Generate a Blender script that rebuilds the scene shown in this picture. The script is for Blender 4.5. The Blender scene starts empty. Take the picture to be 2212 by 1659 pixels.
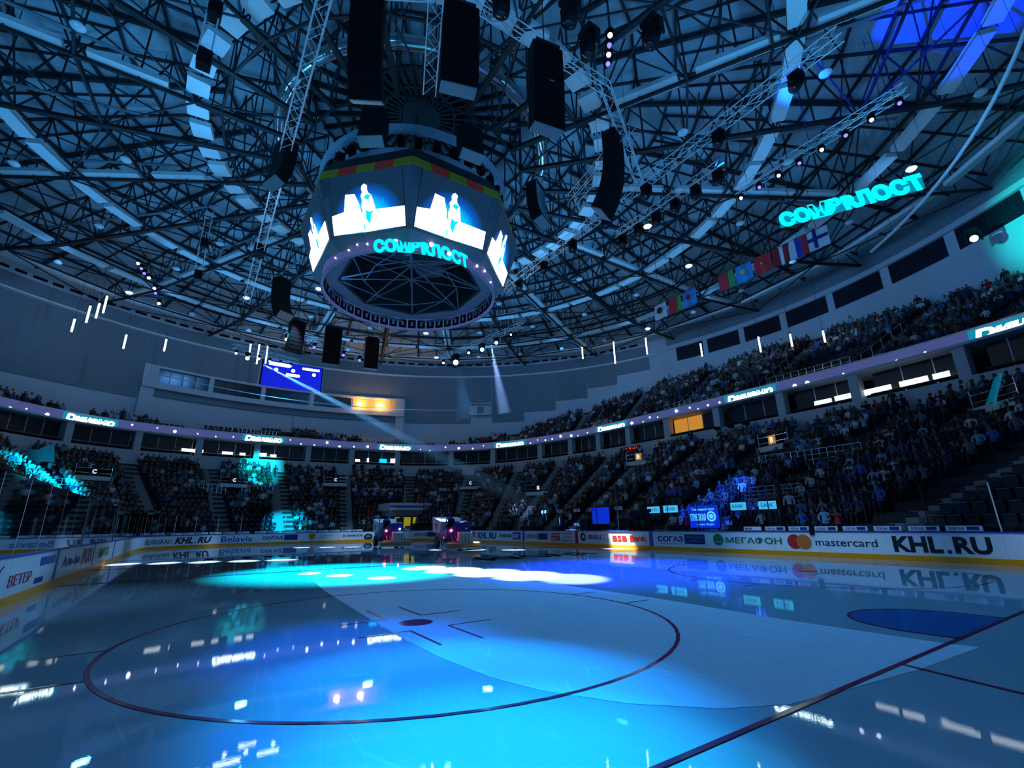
import bpy, bmesh, math, random
from mathutils import Vector, Matrix
from math import sin, cos, pi, radians as R_, degrees, hypot, atan2
random.seed(7)
S = bpy.context.scene
COL = S.collection

# ------------------------------------------------------------------ camera, world, lights, exposure
cam_d = bpy.data.cameras.new('camera'); cam_d.sensor_width = 36; cam_d.sensor_fit = 'HORIZONTAL'
cam_d.lens = 36 * 1016.6 / 2212; cam_d.clip_start = .05; cam_d.clip_end = 300
cam = bpy.data.objects.new('camera', cam_d); COL.objects.link(cam); S.camera = cam
_yaw, _pit, _rol = -.5857, .2898, -.0156
_F = Vector((cos(_pit)*cos(_yaw), cos(_pit)*sin(_yaw), sin(_pit)))
_Rt = Vector((sin(_yaw), -cos(_yaw), 0)); _U = _Rt.cross(_F)
_R2 = cos(_rol)*_Rt + sin(_rol)*_U; _U2 = -sin(_rol)*_Rt + cos(_rol)*_U
CAMP = Vector((1.2413, 10.6619, 1.6666))
cam.matrix_world = Matrix(((_R2.x, _U2.x, -_F.x, CAMP.x), (_R2.y, _U2.y, -_F.y, CAMP.y), (_R2.z, _U2.z, -_F.z, CAMP.z), (0, 0, 0, 1)))
S.view_settings.view_transform = 'Standard'; S.view_settings.look = 'None'
S.view_settings.exposure = 0; S.view_settings.gamma = 1; S.view_settings.use_curve_mapping = False
S.cycles.max_bounces = 5; S.cycles.diffuse_bounces = 2; S.cycles.glossy_bounces = 2; S.cycles.transparent_max_bounces = 12
S.cycles.volume_bounces = 0; S.cycles.use_denoising = True; S.cycles.sample_clamp_indirect = 3
w = bpy.data.worlds.new('world'); S.world = w; w.use_nodes = True
w.node_tree.nodes['Background'].inputs[0].default_value = (.004, .012, .03, 1)
w.node_tree.nodes['Background'].inputs[1].default_value = 1

def spot(name, loc, tgt, col, power, ang, blend=.3, size=.15):
    d = bpy.data.lights.new(name, 'SPOT'); d.color = col; d.energy = power; d.spot_size = R_(ang); d.spot_blend = blend; d.shadow_soft_size = size
    o = bpy.data.objects.new(name, d); COL.objects.link(o); o.location = loc
    o.rotation_euler = (Vector(tgt) - Vector(loc)).to_track_quat('-Z', 'Y').to_euler()
    return o
def area(name, loc, tgt, col, power, size):
    d = bpy.data.lights.new(name, 'AREA'); d.color = col; d.energy = power; d.size = size; d.shape = 'DISK'
    o = bpy.data.objects.new(name, d); COL.objects.link(o); o.location = loc
    o.rotation_euler = (Vector(tgt) - Vector(loc)).to_track_quat('-Z', 'Y').to_euler()
    return o
CY, BL, DB, WH = (0, .62, 1), (0, .16, 1), (.01, .02, 1), (.9, .95, 1)
K = 1000
# added ambient fill lamps without fixtures: ice from above, roof from below, outer wall
for i, (x, y) in enumerate([(9, 3), (20, -5), (30, 6), (42, -5), (52, 4), (12, -7)]):
    spot('ice_fill', (x, y, 25.6), (x, y*.9, 0), (.06, .38, 1), 10*K, 58, 1, .1)
for i in range(12):
    a = R_(30*i + 10); x, y = 30 + 30*cos(a), 23*sin(a)
    area('roof_fill', (x, y, 14.6), (30 + 20*cos(a), 17*sin(a), 30), (.06, .42, 1), 560, 1.0)  # added fill that lifts the roof, turned away from the camera
for x, y in ((14, 0), (30, 12), (30, -12), (46, 0)):
    area('roof_fill', (x, y, 20.5), (x, y, 30), (.07, .45, 1), 260, .8)
for i in range(11):
    a = R_(-125 + 17*i); spot('wall_fill', (30+31*cos(a), 31*sin(a), 24.6), (30+47*cos(a), 47*sin(a), 23.5), (.10, .40, 1), 1.5*K, 84, 1, .3)  # added fill that brightens the outer wall
# show lights on the ice
spot('pool_core', (16, 9.2, 21.4), (4.6, 8.5, 0), (0, .60, 1), 44*K, 10, 1)
spot('pool_blue', (18, 9.2, 21.4), (6.2, 8.1, 0), (0, .30, 1), 56*K, 13, .8)
spot('pool_blue', (18, 9.2, 21.4), (9.0, 8.3, 0), (0, .13, 1), 30*K, 12, .9)
spot('pool_cyan_far', (30, 9.2, 21.4), (21.5, 5.6, 0), (0, .8, 1), 190*K, 24, .8)
spot('pool_deep', (22, -10, 21.4), (15., -3.6, 0), (.01, .05, 1), 130*K, 30, .9)
for p in ((21.4, 6.6), (19.8, 5.9), (17.9, 5.0)):
    spot('disc', (30, 9.2, 21.4), (p[0], p[1], 0), WH, 500*K, 2.0, .15, .05)
for k_ in range(5): spot('streak_left', (52, 9, 20), (33.8-.75*k_, 13.2-1.75*k_, 0), WH, 420*K, 3.4, .6, .05)
for k_ in range(5): spot('white_pool', (30, -10, 21.4), (20.6-1.75*k_, 2.3-.5*k_, 0), WH, (500, 520, 460, 360, 240)[k_]*K, (4, 5, 5.6, 5.6, 5)[k_], .6, .05)
for k_ in range(3): spot('streak_back', (48, -10, 21), (34.-2.2*k_, -4.6-1.7*k_, 0), WH, 420*K, 3.6, .5, .05)
for k_ in range(3): spot('streak_back', (50, 2, 21), (47.5-1.5*k_, 2.2-1.8*k_, 0), WH, 420*K, 4, .5, .05)
spot('board_hot', (32.5, -10.2, 21.2), (25.2, -13.7, .15), WH, 330*K, 6.5, .9, .05)
spot('board_edge', (24, 2, 21.4), (33.5, 13.9, .3), WH, 300*K, 2.6, .6, .05)
spot('haze_light', (57.2, 7.0, 19.2), (35.2, -15.6, 2.7), (.12, .45, 1), 420*K, 2.9, .5, .05)
spot('haze_light', (49.2, -13.4, 20.4), (47., -13.5, 12.5), (.5, .7, 1), 80*K, 14, .5, .05)
spot('haze_light', (44.5, -15.2, 21.6), (44.5, -17., 13.5), (.3, .5, 1), 40*K, 11, .5, .05)
# added fill to brighten the boards; coloured washes on the crowd and roof
for x_ in (3, 13, 23): spot('board_fill', (x_+4, 7, 22), (x_, -14, .5), (.35, .62, 1), 11*K, 20, .9)
for y_ in (-7, 5): spot('board_fill', (44, y_, 22), (59.5, y_, .5), (.35, .60, 1), 14*K, 22, .9)
for x_ in (18, 27, 38, 50): spot('board_fill', (x_, -6, 22), (x_, 14, .5), (.16, .45, 1), 14*K, 18, .9)
spot('crowd_teal_right', (12, -31, 22.5), (2.5, -39.5, 23.2), (0, .8, .75), 7*K, 60, .8)
spot('crowd_cyan_far', (44, 6, 20), (70.5, 3.6, 9.3), (0, .8, 1), 110*K, 13, .6)
spot('crowd_cyan_low', (44, 9, 20), (63.6, 1.2, 1.8), (0, .7, 1), 170*K, 12, .8)
spot('crowd_cyan_left', (50, 9.5, 20.3), (57.5, 22.2, 5.6), (0, .62, 1), 260*K, 22, .8)
spot('crowd_blue', (20, -10, 21.4), (21, -19.4, 2.2), (.02, .12, 1), 110*K, 18, .7)
spot('roof_blue', (14, -12.6, 22), (2, -22, 31.0), (.0, .02, 1), 60*K, 34, .3)

# ------------------------------------------------------------------ helpers
def mat(name, col, rough=.6, metal=0., emis=None, est=0., spec=.5, noise=0., scale=3., bump=0.):
    m = bpy.data.materials.new(name); m.use_nodes = True; nt = m.node_tree; b = nt.nodes['Principled BSDF']
    b.inputs['Base Color'].default_value = (*col, 1); b.inputs['Roughness'].default_value = rough
    b.inputs['Metallic'].default_value = metal; b.inputs['Specular IOR Level'].default_value = spec
    if emis: b.inputs['Emission Color'].default_value = (*emis, 1); b.inputs['Emission Strength'].default_value = est
    if noise or bump:
        tc = nt.nodes.new('ShaderNodeTexCoord'); n = nt.nodes.new('ShaderNodeTexNoise'); n.inputs['Scale'].default_value = scale
        n.inputs['Detail'].default_value = 4; nt.links.new(tc.outputs['Object'], n.inputs['Vector'])
        if noise:
            mx = nt.nodes.new('ShaderNodeMix'); mx.data_type = 'RGBA'
            mx.inputs['A'].default_value = (*[c*(1-noise) for c in col], 1); mx.inputs['B'].default_value = (*[min(1, c*(1+noise)) for c in col], 1)
            nt.links.new(n.outputs['Fac'], mx.inputs['Factor']); nt.links.new(mx.outputs['Result'], b.inputs['Base Color'])
        if bump:
            bp = nt.nodes.new('ShaderNodeBump'); bp.inputs['Strength'].default_value = bump; nt.links.new(n.outputs['Fac'], bp.inputs['Height']); nt.links.new(bp.outputs['Normal'], b.inputs['Normal'])
    return m
def emi(name, col, st): return mat(name, (.01, .01, .01), .5, 0, col, st)

class MB:
    def __init__(s): s.v = []; s.f = []; s.m = []
    def add(s, vs, fs, mi=0):
        o = len(s.v); s.v += [tuple(p) for p in vs]; s.f += [tuple(i+o for i in f) for f in fs]; s.m += [mi]*len(fs); return s
    def box(s, c, d, rot=None, mi=0):
        c = Vector(c); h = Vector(d)/2; vs = []
        for sx in (-1, 1):
            for sy in (-1, 1):
                for sz in (-1, 1):
                    p = Vector((sx*h.x, sy*h.y, sz*h.z)); vs.append(c + (rot @ p if rot else p))
        return s.add(vs, [(0, 1, 3, 2), (4, 6, 7, 5), (0, 4, 5, 1), (2, 3, 7, 6), (0, 2, 6, 4), (1, 5, 7, 3)], mi)
    def hexa(s, p, mi=0):   # 8 points: bottom loop 4, top loop 4
        return s.add(p, [(3, 2, 1, 0), (4, 5, 6, 7), (0, 1, 5, 4), (1, 2, 6, 5), (2, 3, 7, 6), (3, 0, 4, 7)], mi)
    def tube(s, pts, r, n=6, closed=False, mi=0, rr=None):
        pts = [Vector(p) for p in pts]; N = len(pts); rings = []
        for i, p in enumerate(pts):
            a = pts[i-1] if (i > 0 or closed) else p; b = pts[(i+1) % N] if (i < N-1 or closed) else p
            t = (b-a).normalized(); u = t.cross(Vector((0, 0, 1)))
            if u.length < .05: u = t.cross(Vector((1, 0, 0)))
            u.normalize(); v = t.cross(u); q = rr[i] if rr else r
            rings.append([p + q*(cos(2*pi*k/n)*u + sin(2*pi*k/n)*v) for k in range(n)])
        vs = [x for g in rings for x in g]; fs = []
        for i in range(N if closed else N-1):
            for k in range(n):
                a = i*n+k; b = i*n+(k+1) % n; j = ((i+1) % N)*n
                fs.append((a, b, j+(k+1) % n, j+k))
        if not closed: fs += [tuple(range(n)), tuple((N-1)*n+k for k in reversed(range(n)))]
        return s.add(vs, fs, mi)
    def lathe(s, prof, c=(0, 0, 0), n=16, mi=0, rot=None):
        c = Vector(c); vs = []
        for (r, z) in prof:
            for k in range(n):
                p = Vector((r*cos(2*pi*k/n), r*sin(2*pi*k/n), z)); vs.append(c + (rot @ p if rot else p))
        fs = [(i*n+k, i*n+(k+1) % n, (i+1)*n+(k+1) % n, (i+1)*n+k) for i in range(len(prof)-1) for k in range(n)]
        return s.add(vs, fs, mi)
    def prism(s, pts2, z0, z1, fn, mi=0):  # polygon in 2D extruded, mapped by fn(x,y,z)
        n = len(pts2); vs = [fn(x, y, z0) for x, y in pts2] + [fn(x, y, z1) for x, y in pts2]
        return s.add(vs, [tuple(range(n)), tuple(reversed(range(n, 2*n)))] + [(i, (i+1) % n, n+(i+1) % n, n+i) for i in range(n)], mi)
    def mesh(s, name, mats, smooth=False):
        m = bpy.data.meshes.new(name); m.from_pydata(s.v, [], s.f)
        for x in (mats if isinstance(mats, (list, tuple)) else [mats]): m.materials.append(x)
        if any(s.m): m.polygons.foreach_set('material_index', s.m)
        if smooth: m.polygons.foreach_set('use_smooth', [True]*len(m.polygons))
        m.update(); return m
    def obj(s, name, mats, parent=None, smooth=False): return link(name, s.mesh(name, mats, smooth), parent)
def link(name, mesh, parent=None, mw=None):
    o = bpy.data.objects.new(name, mesh); COL.objects.link(o)
    if mw is not None: o.matrix_world = mw
    if parent: o.parent = parent   # parents sit at the origin unless stated
    return o
def tag(o, label, cat, group=None, kind=None):
    o['label'] = label; o['category'] = cat
    if group: o['group'] = group
    if kind: o['kind'] = kind
    return o
def thing(name, label, cat, group=None, loc=(0, 0, 0), rz=0):
    o = bpy.data.objects.new(name, None); COL.objects.link(o); o.location = loc; o.rotation_euler = (0, 0, rz); o.empty_display_size = .3
    return tag(o, label, cat, group)
def struct(o): o['kind'] = 'structure'; return o
def copy_tree(o, loc=None, rz=None, label=None, group=None, parent=None, rot=None):
    c = o.copy(); COL.objects.link(c)
    if parent: c.parent = parent
    if loc is not None: c.location = loc
    if rz is not None: c.rotation_euler = (0, 0, rz)
    if rot is not None: c.rotation_euler = rot
    if label: c['label'] = label
    if group: c['group'] = group
    for ch in o.children: copy_tree(ch, parent=c)
    return c
_unit = {}
def unit(kind, m):
    k = (kind, m.name)
    if k not in _unit:
        b = MB()
        if kind == 'bar': b.box((0, 0, .5), (1, 1, 1))
        elif kind == 'rod': b.tube([(0, 0, 0), (0, 0, 1)], .5, 6)
        _unit[k] = b.mesh(kind, m)
    return _unit[k]
def member(name, p0, p1, w_, m, parent=None, h_=None, kind='bar'):
    p0, p1 = Vector(p0), Vector(p1); d = p1-p0; L = d.length
    z = d/L; x = Vector((0, 0, 1)).cross(z)
    if x.length < .01: x = Vector((1, 0, 0))
    x.normalize(); y = z.cross(x)
    mw = Matrix(((x.x*w_, y.x*(h_ or w_), z.x*L, p0.x), (x.y*w_, y.y*(h_ or w_), z.y*L, p0.y), (x.z*w_, y.z*(h_ or w_), z.z*L, p0.z), (0, 0, 0, 1)))
    o = bpy.data.objects.new(name, unit(kind, m)); COL.objects.link(o); o.matrix_world = mw
    if parent: o.parent = parent
    return o
def beam(b, p0, p1, w_, h_=None, mi=0):
    p0, p1 = Vector(p0), Vector(p1); d = p1-p0; L = d.length; z = d/L; x = Vector((0, 0, 1)).cross(z)
    if x.length < .01: x = Vector((1, 0, 0))
    x.normalize(); y = z.cross(x)
    b.box((p0+p1)/2, (w_, h_ or w_, L), Matrix((x, y, z)).transposed(), mi)
def text(name, body, wd, ht, fn, m, parent=None, shear=0, bold=.0, depth=.01, spacing=1., sub=0):
    """letters fitted to wd x ht, each vertex mapped by fn(x, y, d)"""
    cu = bpy.data.curves.new('t', 'FONT'); cu.body = body; cu.extrude = .02; cu.shear = shear; cu.offset = bold; cu.space_character = spacing
    cu.resolution_u = 3
    ob = bpy.data.objects.new('t', cu); me = ob.to_mesh(); bm = bmesh.new(); bm.from_mesh(me); ob.to_mesh_clear(); bpy.data.objects.remove(ob); bpy.data.curves.remove(cu)
    if sub:
        for _ in range(sub):
            bmesh.ops.subdivide_edges(bm, edges=[e for e in bm.edges if abs(e.verts[0].co.x-e.verts[1].co.x) > .35], cuts=1)
    xs = [v.co.x for v in bm.verts]; ys = [v.co.y for v in bm.verts]
    if not xs: bm.free(); return None
    x0, x1, y0, y1 = min(xs), max(xs), min(ys), max(ys)
    for v in bm.verts:
        v.co = Vector(fn((v.co.x-x0)/(x1-x0)*wd, (v.co.y-y0)/(y1-y0)*ht, depth if v.co.z > 0 else 0.))
    me = bpy.data.meshes.new(name); bm.to_mesh(me); bm.free(); me.materials.append(m)
    return link(name, me, parent)

class Path:   # closed plan curve, counter-clockwise; at(s, off) -> x, y ; off is outward
    def __init__(s, pts):
        s.p = [Vector(q) for q in pts]; s.s = [0]
        for i in range(len(s.p)): s.s.append(s.s[-1] + (s.p[(i+1) % len(s.p)]-s.p[i]).length)
        s.L = s.s[-1]
    def at(s, t, off=0):
        t %= s.L; lo, hi = 0, len(s.p)
        while hi-lo > 1:
            m = (lo+hi)//2
            if s.s[m] <= t: lo = m
            else: hi = m
        a, b = s.p[lo], s.p[(lo+1) % len(s.p)]; d = b-a; u = (t-s.s[lo])/max(d.length, 1e-9); d.normalize()
        q = a + (b-a)*u; return q.x + d.y*off, q.y - d.x*off
    def frame(s, t):
        x0, y0 = s.at(t-.05); x1, y1 = s.at(t+.05); d = Vector((x1-x0, y1-y0)).normalized(); return d, Vector((d.y, -d.x))
def on_path(P, sL, z0, off):   # text reading to the right = decreasing s; d comes towards the middle
    def fn(x, y, d):
        q = P.at(sL-x, off-d); return (q[0], q[1], z0+y)
    return fn
def band(P, s0, s1, o0, o1, z0, z1, step=1.):
    n = max(1, int(math.ceil((s1-s0)/step))); b = MB(); pr = []
    for i in range(n+1):
        t = s0+(s1-s0)*i/n; a = P.at(t, o0); c = P.at(t, o1); pr += [(a[0], a[1], z0), (c[0], c[1], z0), (c[0], c[1], z1), (a[0], a[1], z1)]
    fs = []
    for i in range(n):
        o = 4*i
        for k in range(4): fs.append((o+k, o+(k+1) % 4, o+4+(k+1) % 4, o+4+k))
    fs += [(3, 2, 1, 0), (4*n, 4*n+1, 4*n+2, 4*n+3)]
    return b.add(pr, fs)

# rink boards curve (s = 0 at the end of the right-hand near corner, running along the right side)
bp = []
def _arc(cx, cy, a0, a1, n=14): return [(cx+8.5*cos(R_(a0+(a1-a0)*i/n)), cy+8.5*sin(R_(a0+(a1-a0)*i/n))) for i in range(n+1)]
bp = [(8.5, -14)] + _arc(51.5, -5.5, -90, 0) + _arc(51.5, 5.5, 0, 90) + _arc(8.5, 5.5, 90, 180) + _arc(8.5, -5.5, 180, 270)[:-1]
BP = Path(bp)
def rr(phi, a, b, rc):
    c, s_ = abs(cos(phi)), abs(sin(phi)); lo, hi = 0, 80
    for _ in range(30):
        m = (lo+hi)/2; x, y = m*c, m*s_; dx, dy = x-(a-rc), y-(b-rc)
        if x > a or y > b or (dx > 0 and dy > 0 and dx*dx+dy*dy > rc*rc): hi = m
        else: lo = m
    return lo
def se(phi, a, b, n=3.1): return (abs(cos(phi)/a)**n + abs(sin(phi)/b)**n)**(-1/n)
r0 = lambda p: rr(p, 32.2, 16.2, 10.7)
r1 = lambda p: se(p, 42.2, 31.6)
rbf = lambda p: se(p, 43.5, 33.2)
def pol(a, r, z): return (30+r*cos(a), r*sin(a), z)
def cpath(f, off=0): return Path([(30+(f(R_(a))+off)*cos(R_(a)), (f(R_(a))+off)*sin(R_(a))) for a in [x*.75 for x in range(480)]])
LP = cpath(r1, .3); RP = cpath(rbf); SP = cpath(r1, 1.7)
def s_az(P, az):   # arclength at azimuth (deg)
    i = (az % 360)/.75; k = int(i); return P.s[k] + (i-k)*(P.s[k+1]-P.s[k])

# ------------------------------------------------------------------ materials
M = {}
M['steel'] = mat('roof_steel', (.022, .030, .04), .55, .3, noise=.3, scale=.6)
M['steel_dark'] = mat('dark_steel', (.008, .011, .016), .6, .2)
M['truss'] = mat('aluminium_truss', (.85, .88, .9), .45, .15)
M['soffit'] = mat('soffit_panel', (.9, .93, .93), .7, noise=.08, scale=1.)
M['black'] = mat('black_plastic', (.004, .0045, .006), .6, spec=.15)
M['spk'] = mat('speaker_cloth', (.003, .0035, .005), .9, spec=.1)
M['white'] = mat('white_paint', (.75, .78, .8), .5, noise=.05)
M['wall'] = mat('painted_wall', (.55, .60, .65), .75, noise=.06, scale=.5)
M['clad'] = mat('acoustic_cladding', (.20, .24, .28), .85, noise=.12, scale=2., bump=.2)
M['conc'] = mat('concrete', (.22, .24, .25), .85, noise=.15, scale=1.2)
M['tier'] = mat('dark_tier', (.022, .025, .032), .8, noise=.2)
M['seat'] = mat('seat_plastic', (.008, .012, .03), .45)
M['seat_edge'] = mat('seat_edge', (.35, .38, .42), .3)
M['board'] = mat('board_panel', (.80, .84, .86), .25, spec=.5, noise=.03, scale=2)
M['kick'] = mat('yellow_kickplate', (.95, .33, .0), .35)
M['rail'] = mat('blue_rail', (.01, .06, .35), .4)
M['navy'] = mat('navy_print', (.005, .015, .16), .4)
M['ink'] = mat('black_print', (.004, .006, .012), .4)
M['redink'] = mat('red_print', (.45, .008, .02), .4)
M['greenink'] = mat('green_print', (.0, .20, .06), .4)
M['orangeink'] = mat('orange_print', (.75, .16, .01), .4)
M['crimson'] = mat('crimson_print', (.6, .02, .01), .4)
M['greyink'] = mat('grey_print', (.25, .28, .3), .4)
M['glassdark'] = mat('dark_glazing', (.008, .013, .024), .35, spec=.3)
M['chrome'] = mat('steel_handrail', (.75, .78, .8), .2, .9)
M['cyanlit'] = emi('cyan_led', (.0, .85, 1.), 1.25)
M['whitelit'] = emi('white_led', (.75, .97, 1.), 6)
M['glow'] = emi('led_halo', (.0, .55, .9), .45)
M['purple'] = emi('purple_led_band', (.10, .13, .42), .55)
M['star'] = emi('led_star', (.55, .6, 1.), 14)
M['amber'] = emi('amber_window', (1., .42, .04), .55)
M['yellow_lamp'] = emi('yellow_lamp', (1., .62, .15), 25)
M['bluelamp'] = emi('blue_lens', (.06, .05, 1.), 7)
M['whitelamp'] = emi('white_lens', (.8, .85, 1.), 18)
M['cyanlamp'] = emi('cyan_lens', (.1, .8, 1.), 22)
M['redlamp'] = emi('red_lens', (1., .02, .03), 34)
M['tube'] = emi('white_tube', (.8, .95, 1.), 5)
M['tvwhite'] = emi('screen_white', (.85, .95, 1.), 3.2); M['countlit'] = emi('counter_screen', (.8, .93, 1.), 1.3)
M['tvcyan'] = emi('screen_cyan', (0, .55, 1.), 1.6)
M['vblue'] = emi('video_blue', (.003, .006, .75), .9)
M['skin'] = mat('skin', (.20, .12, .085), .6)
M['hair'] = mat('hair', (.015, .01, .008), .7)
M['trouser'] = mat('dark_trousers', (.012, .014, .022), .8)
M['glass'] = bpy.data.materials.new('clear_glass'); M['glass'].use_nodes = True
nt = M['glass'].node_tree; nt.nodes.clear()
o_ = nt.nodes.new('ShaderNodeOutputMaterial'); mx = nt.nodes.new('ShaderNodeMixShader'); tr = nt.nodes.new('ShaderNodeBsdfTransparent'); gl = nt.nodes.new('ShaderNodeBsdfGlossy'); fr = nt.nodes.new('ShaderNodeFresnel')
tr.inputs[0].default_value = (.93, .96, .97, 1); gl.inputs['Roughness'].default_value = .03; fr.inputs[0].default_value = 1.25
nt.links.new(fr.outputs[0], mx.inputs[0]); nt.links.new(tr.outputs[0], mx.inputs[1]); nt.links.new(gl.outputs[0], mx.inputs[2]); nt.links.new(mx.outputs[0], o_.inputs[0])

M['tray'] = mat('galvanised_tray', (.16, .19, .22), .5, .3)

# ice
def ice_mat(name, col, rough, scr, spec):
    m = mat(name, col, rough, spec=spec); nt = m.node_tree; b = nt.nodes['Principled BSDF']; b.inputs['IOR'].default_value = 1.33
    tc = nt.nodes.new('ShaderNodeTexCoord'); mp = nt.nodes.new('ShaderNodeMapping'); mp.inputs['Scale'].default_value = (.35, 3.2, 1); mp.inputs['Rotation'].default_value = (0, 0, .5)
    n = nt.nodes.new('ShaderNodeTexNoise'); n.inputs['Scale'].default_value = 2.2; n.inputs['Detail'].default_value = 6; n.inputs['Distortion'].default_value = 1.6
    n2 = nt.nodes.new('ShaderNodeTexNoise'); n2.inputs['Scale'].default_value = 40; n2.inputs['Detail'].default_value = 3
    v = nt.nodes.new('ShaderNodeTexVoronoi'); v.feature = 'DISTANCE_TO_EDGE'; v.inputs['Scale'].default_value = 1.3
    cr = nt.nodes.new('ShaderNodeValToRGB'); cr.color_ramp.elements[0].position = 0; cr.color_ramp.elements[0].color = (1, 1, 1, 1); cr.color_ramp.elements[1].position = .012; cr.color_ramp.elements[1].color = (0, 0, 0, 1)
    nt.links.new(tc.outputs['Object'], mp.inputs['Vector']); nt.links.new(mp.outputs[0], n.inputs['Vector']); nt.links.new(tc.outputs['Object'], n2.inputs['Vector'])
    nt.links.new(mp.outputs[0], v.inputs['Vector']); nt.links.new(v.outputs['Distance'], cr.inputs[0])
    rmp = nt.nodes.new('ShaderNodeMapRange'); rmp.inputs['To Min'].default_value = rough*.6; rmp.inputs['To Max'].default_value = rough*1.5; rmp.inputs['From Min'].default_value = .3; rmp.inputs['From Max'].default_value = .7
    nt.links.new(n.outputs['Fac'], rmp.inputs['Value']); nt.links.new(rmp.outputs[0], b.inputs['Roughness'])
    mxc = nt.nodes.new('ShaderNodeMix'); mxc.data_type = 'RGBA'; mxc.inputs['A'].default_value = (*col, 1); mxc.inputs['B'].default_value = (.9, .93, .95, 1)
    ml = nt.nodes.new('ShaderNodeMath'); ml.operation = 'MULTIPLY'; ml.inputs[1].default_value = scr
    nt.links.new(cr.outputs[0], ml.inputs[0]); nt.links.new(ml.outputs[0], mxc.inputs['Factor']); nt.links.new(mxc.outputs['Result'], b.inputs['Base Color'])
    bu = nt.nodes.new('ShaderNodeBump'); bu.inputs['Strength'].default_value = .004 if scr < .3 else .12; bu.inputs['Distance'].default_value = .02
    ad = nt.nodes.new('ShaderNodeMath'); ad.operation = 'ADD'; nt.links.new(n.outputs['Fac'], ad.inputs[0]); nt.links.new(n2.outputs['Fac'], ad.inputs[1]); nt.links.new(ad.outputs[0], bu.inputs['Height']); nt.links.new(bu.outputs['Normal'], b.inputs['Normal'])
    return m
M['ice'] = ice_mat('wet_ice', (.34, .44, .50), .012, .15, 1.)
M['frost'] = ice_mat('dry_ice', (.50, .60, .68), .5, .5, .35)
M['iceline'] = mat('red_line_under_ice', (.32, .02, .07), .12)
M['iceblue'] = mat('blue_line_under_ice', (.01, .05, .30), .12)
M['crease'] = mat('crease_blue', (.02, .14, .42), .1)

# ------------------------------------------------------------------ floor, ice and markings
floor = struct(MB().add([(-24, -54, -.06), (84, -54, -.06), (84, 54, -.06), (-24, 54, -.06)], [(0, 1, 2, 3)]).obj('floor', M['conc']))
b = MB(); rim = [BP.at(BP.L*i/160) for i in range(160)]
b.add([(30, 0, 0)] + [(x, y, 0) for x, y in rim], [(0, i+1, (i+1) % 160+1) for i in range(160)])
ice = struct(b.obj('floor_ice', M['ice']))
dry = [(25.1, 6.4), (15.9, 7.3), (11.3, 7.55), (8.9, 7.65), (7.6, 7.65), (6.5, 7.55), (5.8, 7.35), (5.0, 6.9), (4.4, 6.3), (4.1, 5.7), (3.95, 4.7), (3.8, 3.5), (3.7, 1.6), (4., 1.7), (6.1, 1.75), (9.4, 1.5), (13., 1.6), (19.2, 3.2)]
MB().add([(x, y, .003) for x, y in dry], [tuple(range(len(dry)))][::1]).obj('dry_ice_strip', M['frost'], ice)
def flat(name, pts, m, z=.006): return MB().add([(x, y, z) for x, y in pts], [tuple(range(len(pts)))]).obj(name, m, ice)
def ring2(name, cx, cy, r, wd, m, a0=0, a1=360, z=.006, n=72):
    b = MB(); vs = []
    for i in range(n+1):
        a = R_(a0+(a1-a0)*i/n); vs += [(cx+(r-wd)*cos(a), cy+(r-wd)*sin(a), z), (cx+r*cos(a), cy+r*sin(a), z)]
    return b.add(vs, [(2*i, 2*i+1, 2*i+3, 2*i+2) for i in range(n)]).obj(name, m, ice)
def rect(name, x0, x1, y0, y1, m, z=.006): return flat(name, [(x0, y0), (x1, y0), (x1, y1), (x0, y1)], m, z)
for X in (4, 56): rect('goal_line', X-.03, X+.03, -12.9, 12.9, M['iceline'], .009)
for X in (22.86, 37.14): rect('blue_line', X-.15, X+.15, -13.95, 13.95, M['iceblue'])
rect('centre_line', 29.85, 30.15, -13.95, 13.95, M['iceline'])
for cx in (10, 50):
    for cy in (-7, 7):
        ring2('faceoff_circle', cx, cy, 4.5, .06, M['iceline'])
        ring2('faceoff_spot', cx, cy, .3, .295, M['iceline'], n=24)
        for sy in (-1, 1):
            for dx in (-.85, .85):
                y0 = cy+sy*(4.5*cos(math.asin(.85/4.5))); rect('hash_mark', cx+dx-.025, cx+dx+.025, min(y0, y0+sy*.75), max(y0, y0+sy*.75), M['iceline'])
            for sx in (-1, 1):
                rect('restraining_mark', min(cx+sx*.6, cx+sx*1.8), max(cx+sx*.6, cx+sx*1.8), cy+sy*.35-.025, cy+sy*.35+.025, M['iceline'])
                rect('restraining_mark', cx+sx*.6-.025, cx+sx*.6+.025, min(cy+sy*.35, cy+sy*1.2), max(cy+sy*.35, cy+sy*1.2), M['iceline'])
for X, sg in ((4, 1), (56, -1)):
    pts = [(X, -1.22)] + [(X+sg*(.75+1.08*max(0, sin(pi*i/12))**.5), -1.22+2.44*i/12) for i in range(13)] + [(X, 1.22)]
    flat('goal_crease', pts, M['crease'], .006)
    b = MB()
    for p, q in zip(pts[:-1], pts[1:]): beam(b, (*p, .0075), (*q, .0075), .05, .003)
    b.obj('crease_outline', M['iceline'], ice)
for sg in (-1, 1):
    b = MB(); beam(b, (4, sg*3.35, .008), (0, sg*4.3, .008), .05, .003); b.obj('trapezoid_line', M['iceline'], ice)
ring2('centre_circle', 30, 0, 4.5, .06, M['iceblue'])
# painted sponsor lettering on the ice beyond the white pool
def ice_txt(body, x, y, wd, ht, ang, m):
    c, s_ = cos(R_(ang)), sin(R_(ang)); text('ice_lettering', body, wd, ht, lambda u, v, d: (x+u*c-v*s_, y+u*s_+v*c, .006), m, ice, bold=.02)
ice_txt('РУСАЛ', 22.0, -1.8, 7, 2.2, -90, M['iceline'])
ice_txt('KHL', 34, 9.6, 5, 1.6, -90, M['ink'])

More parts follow.
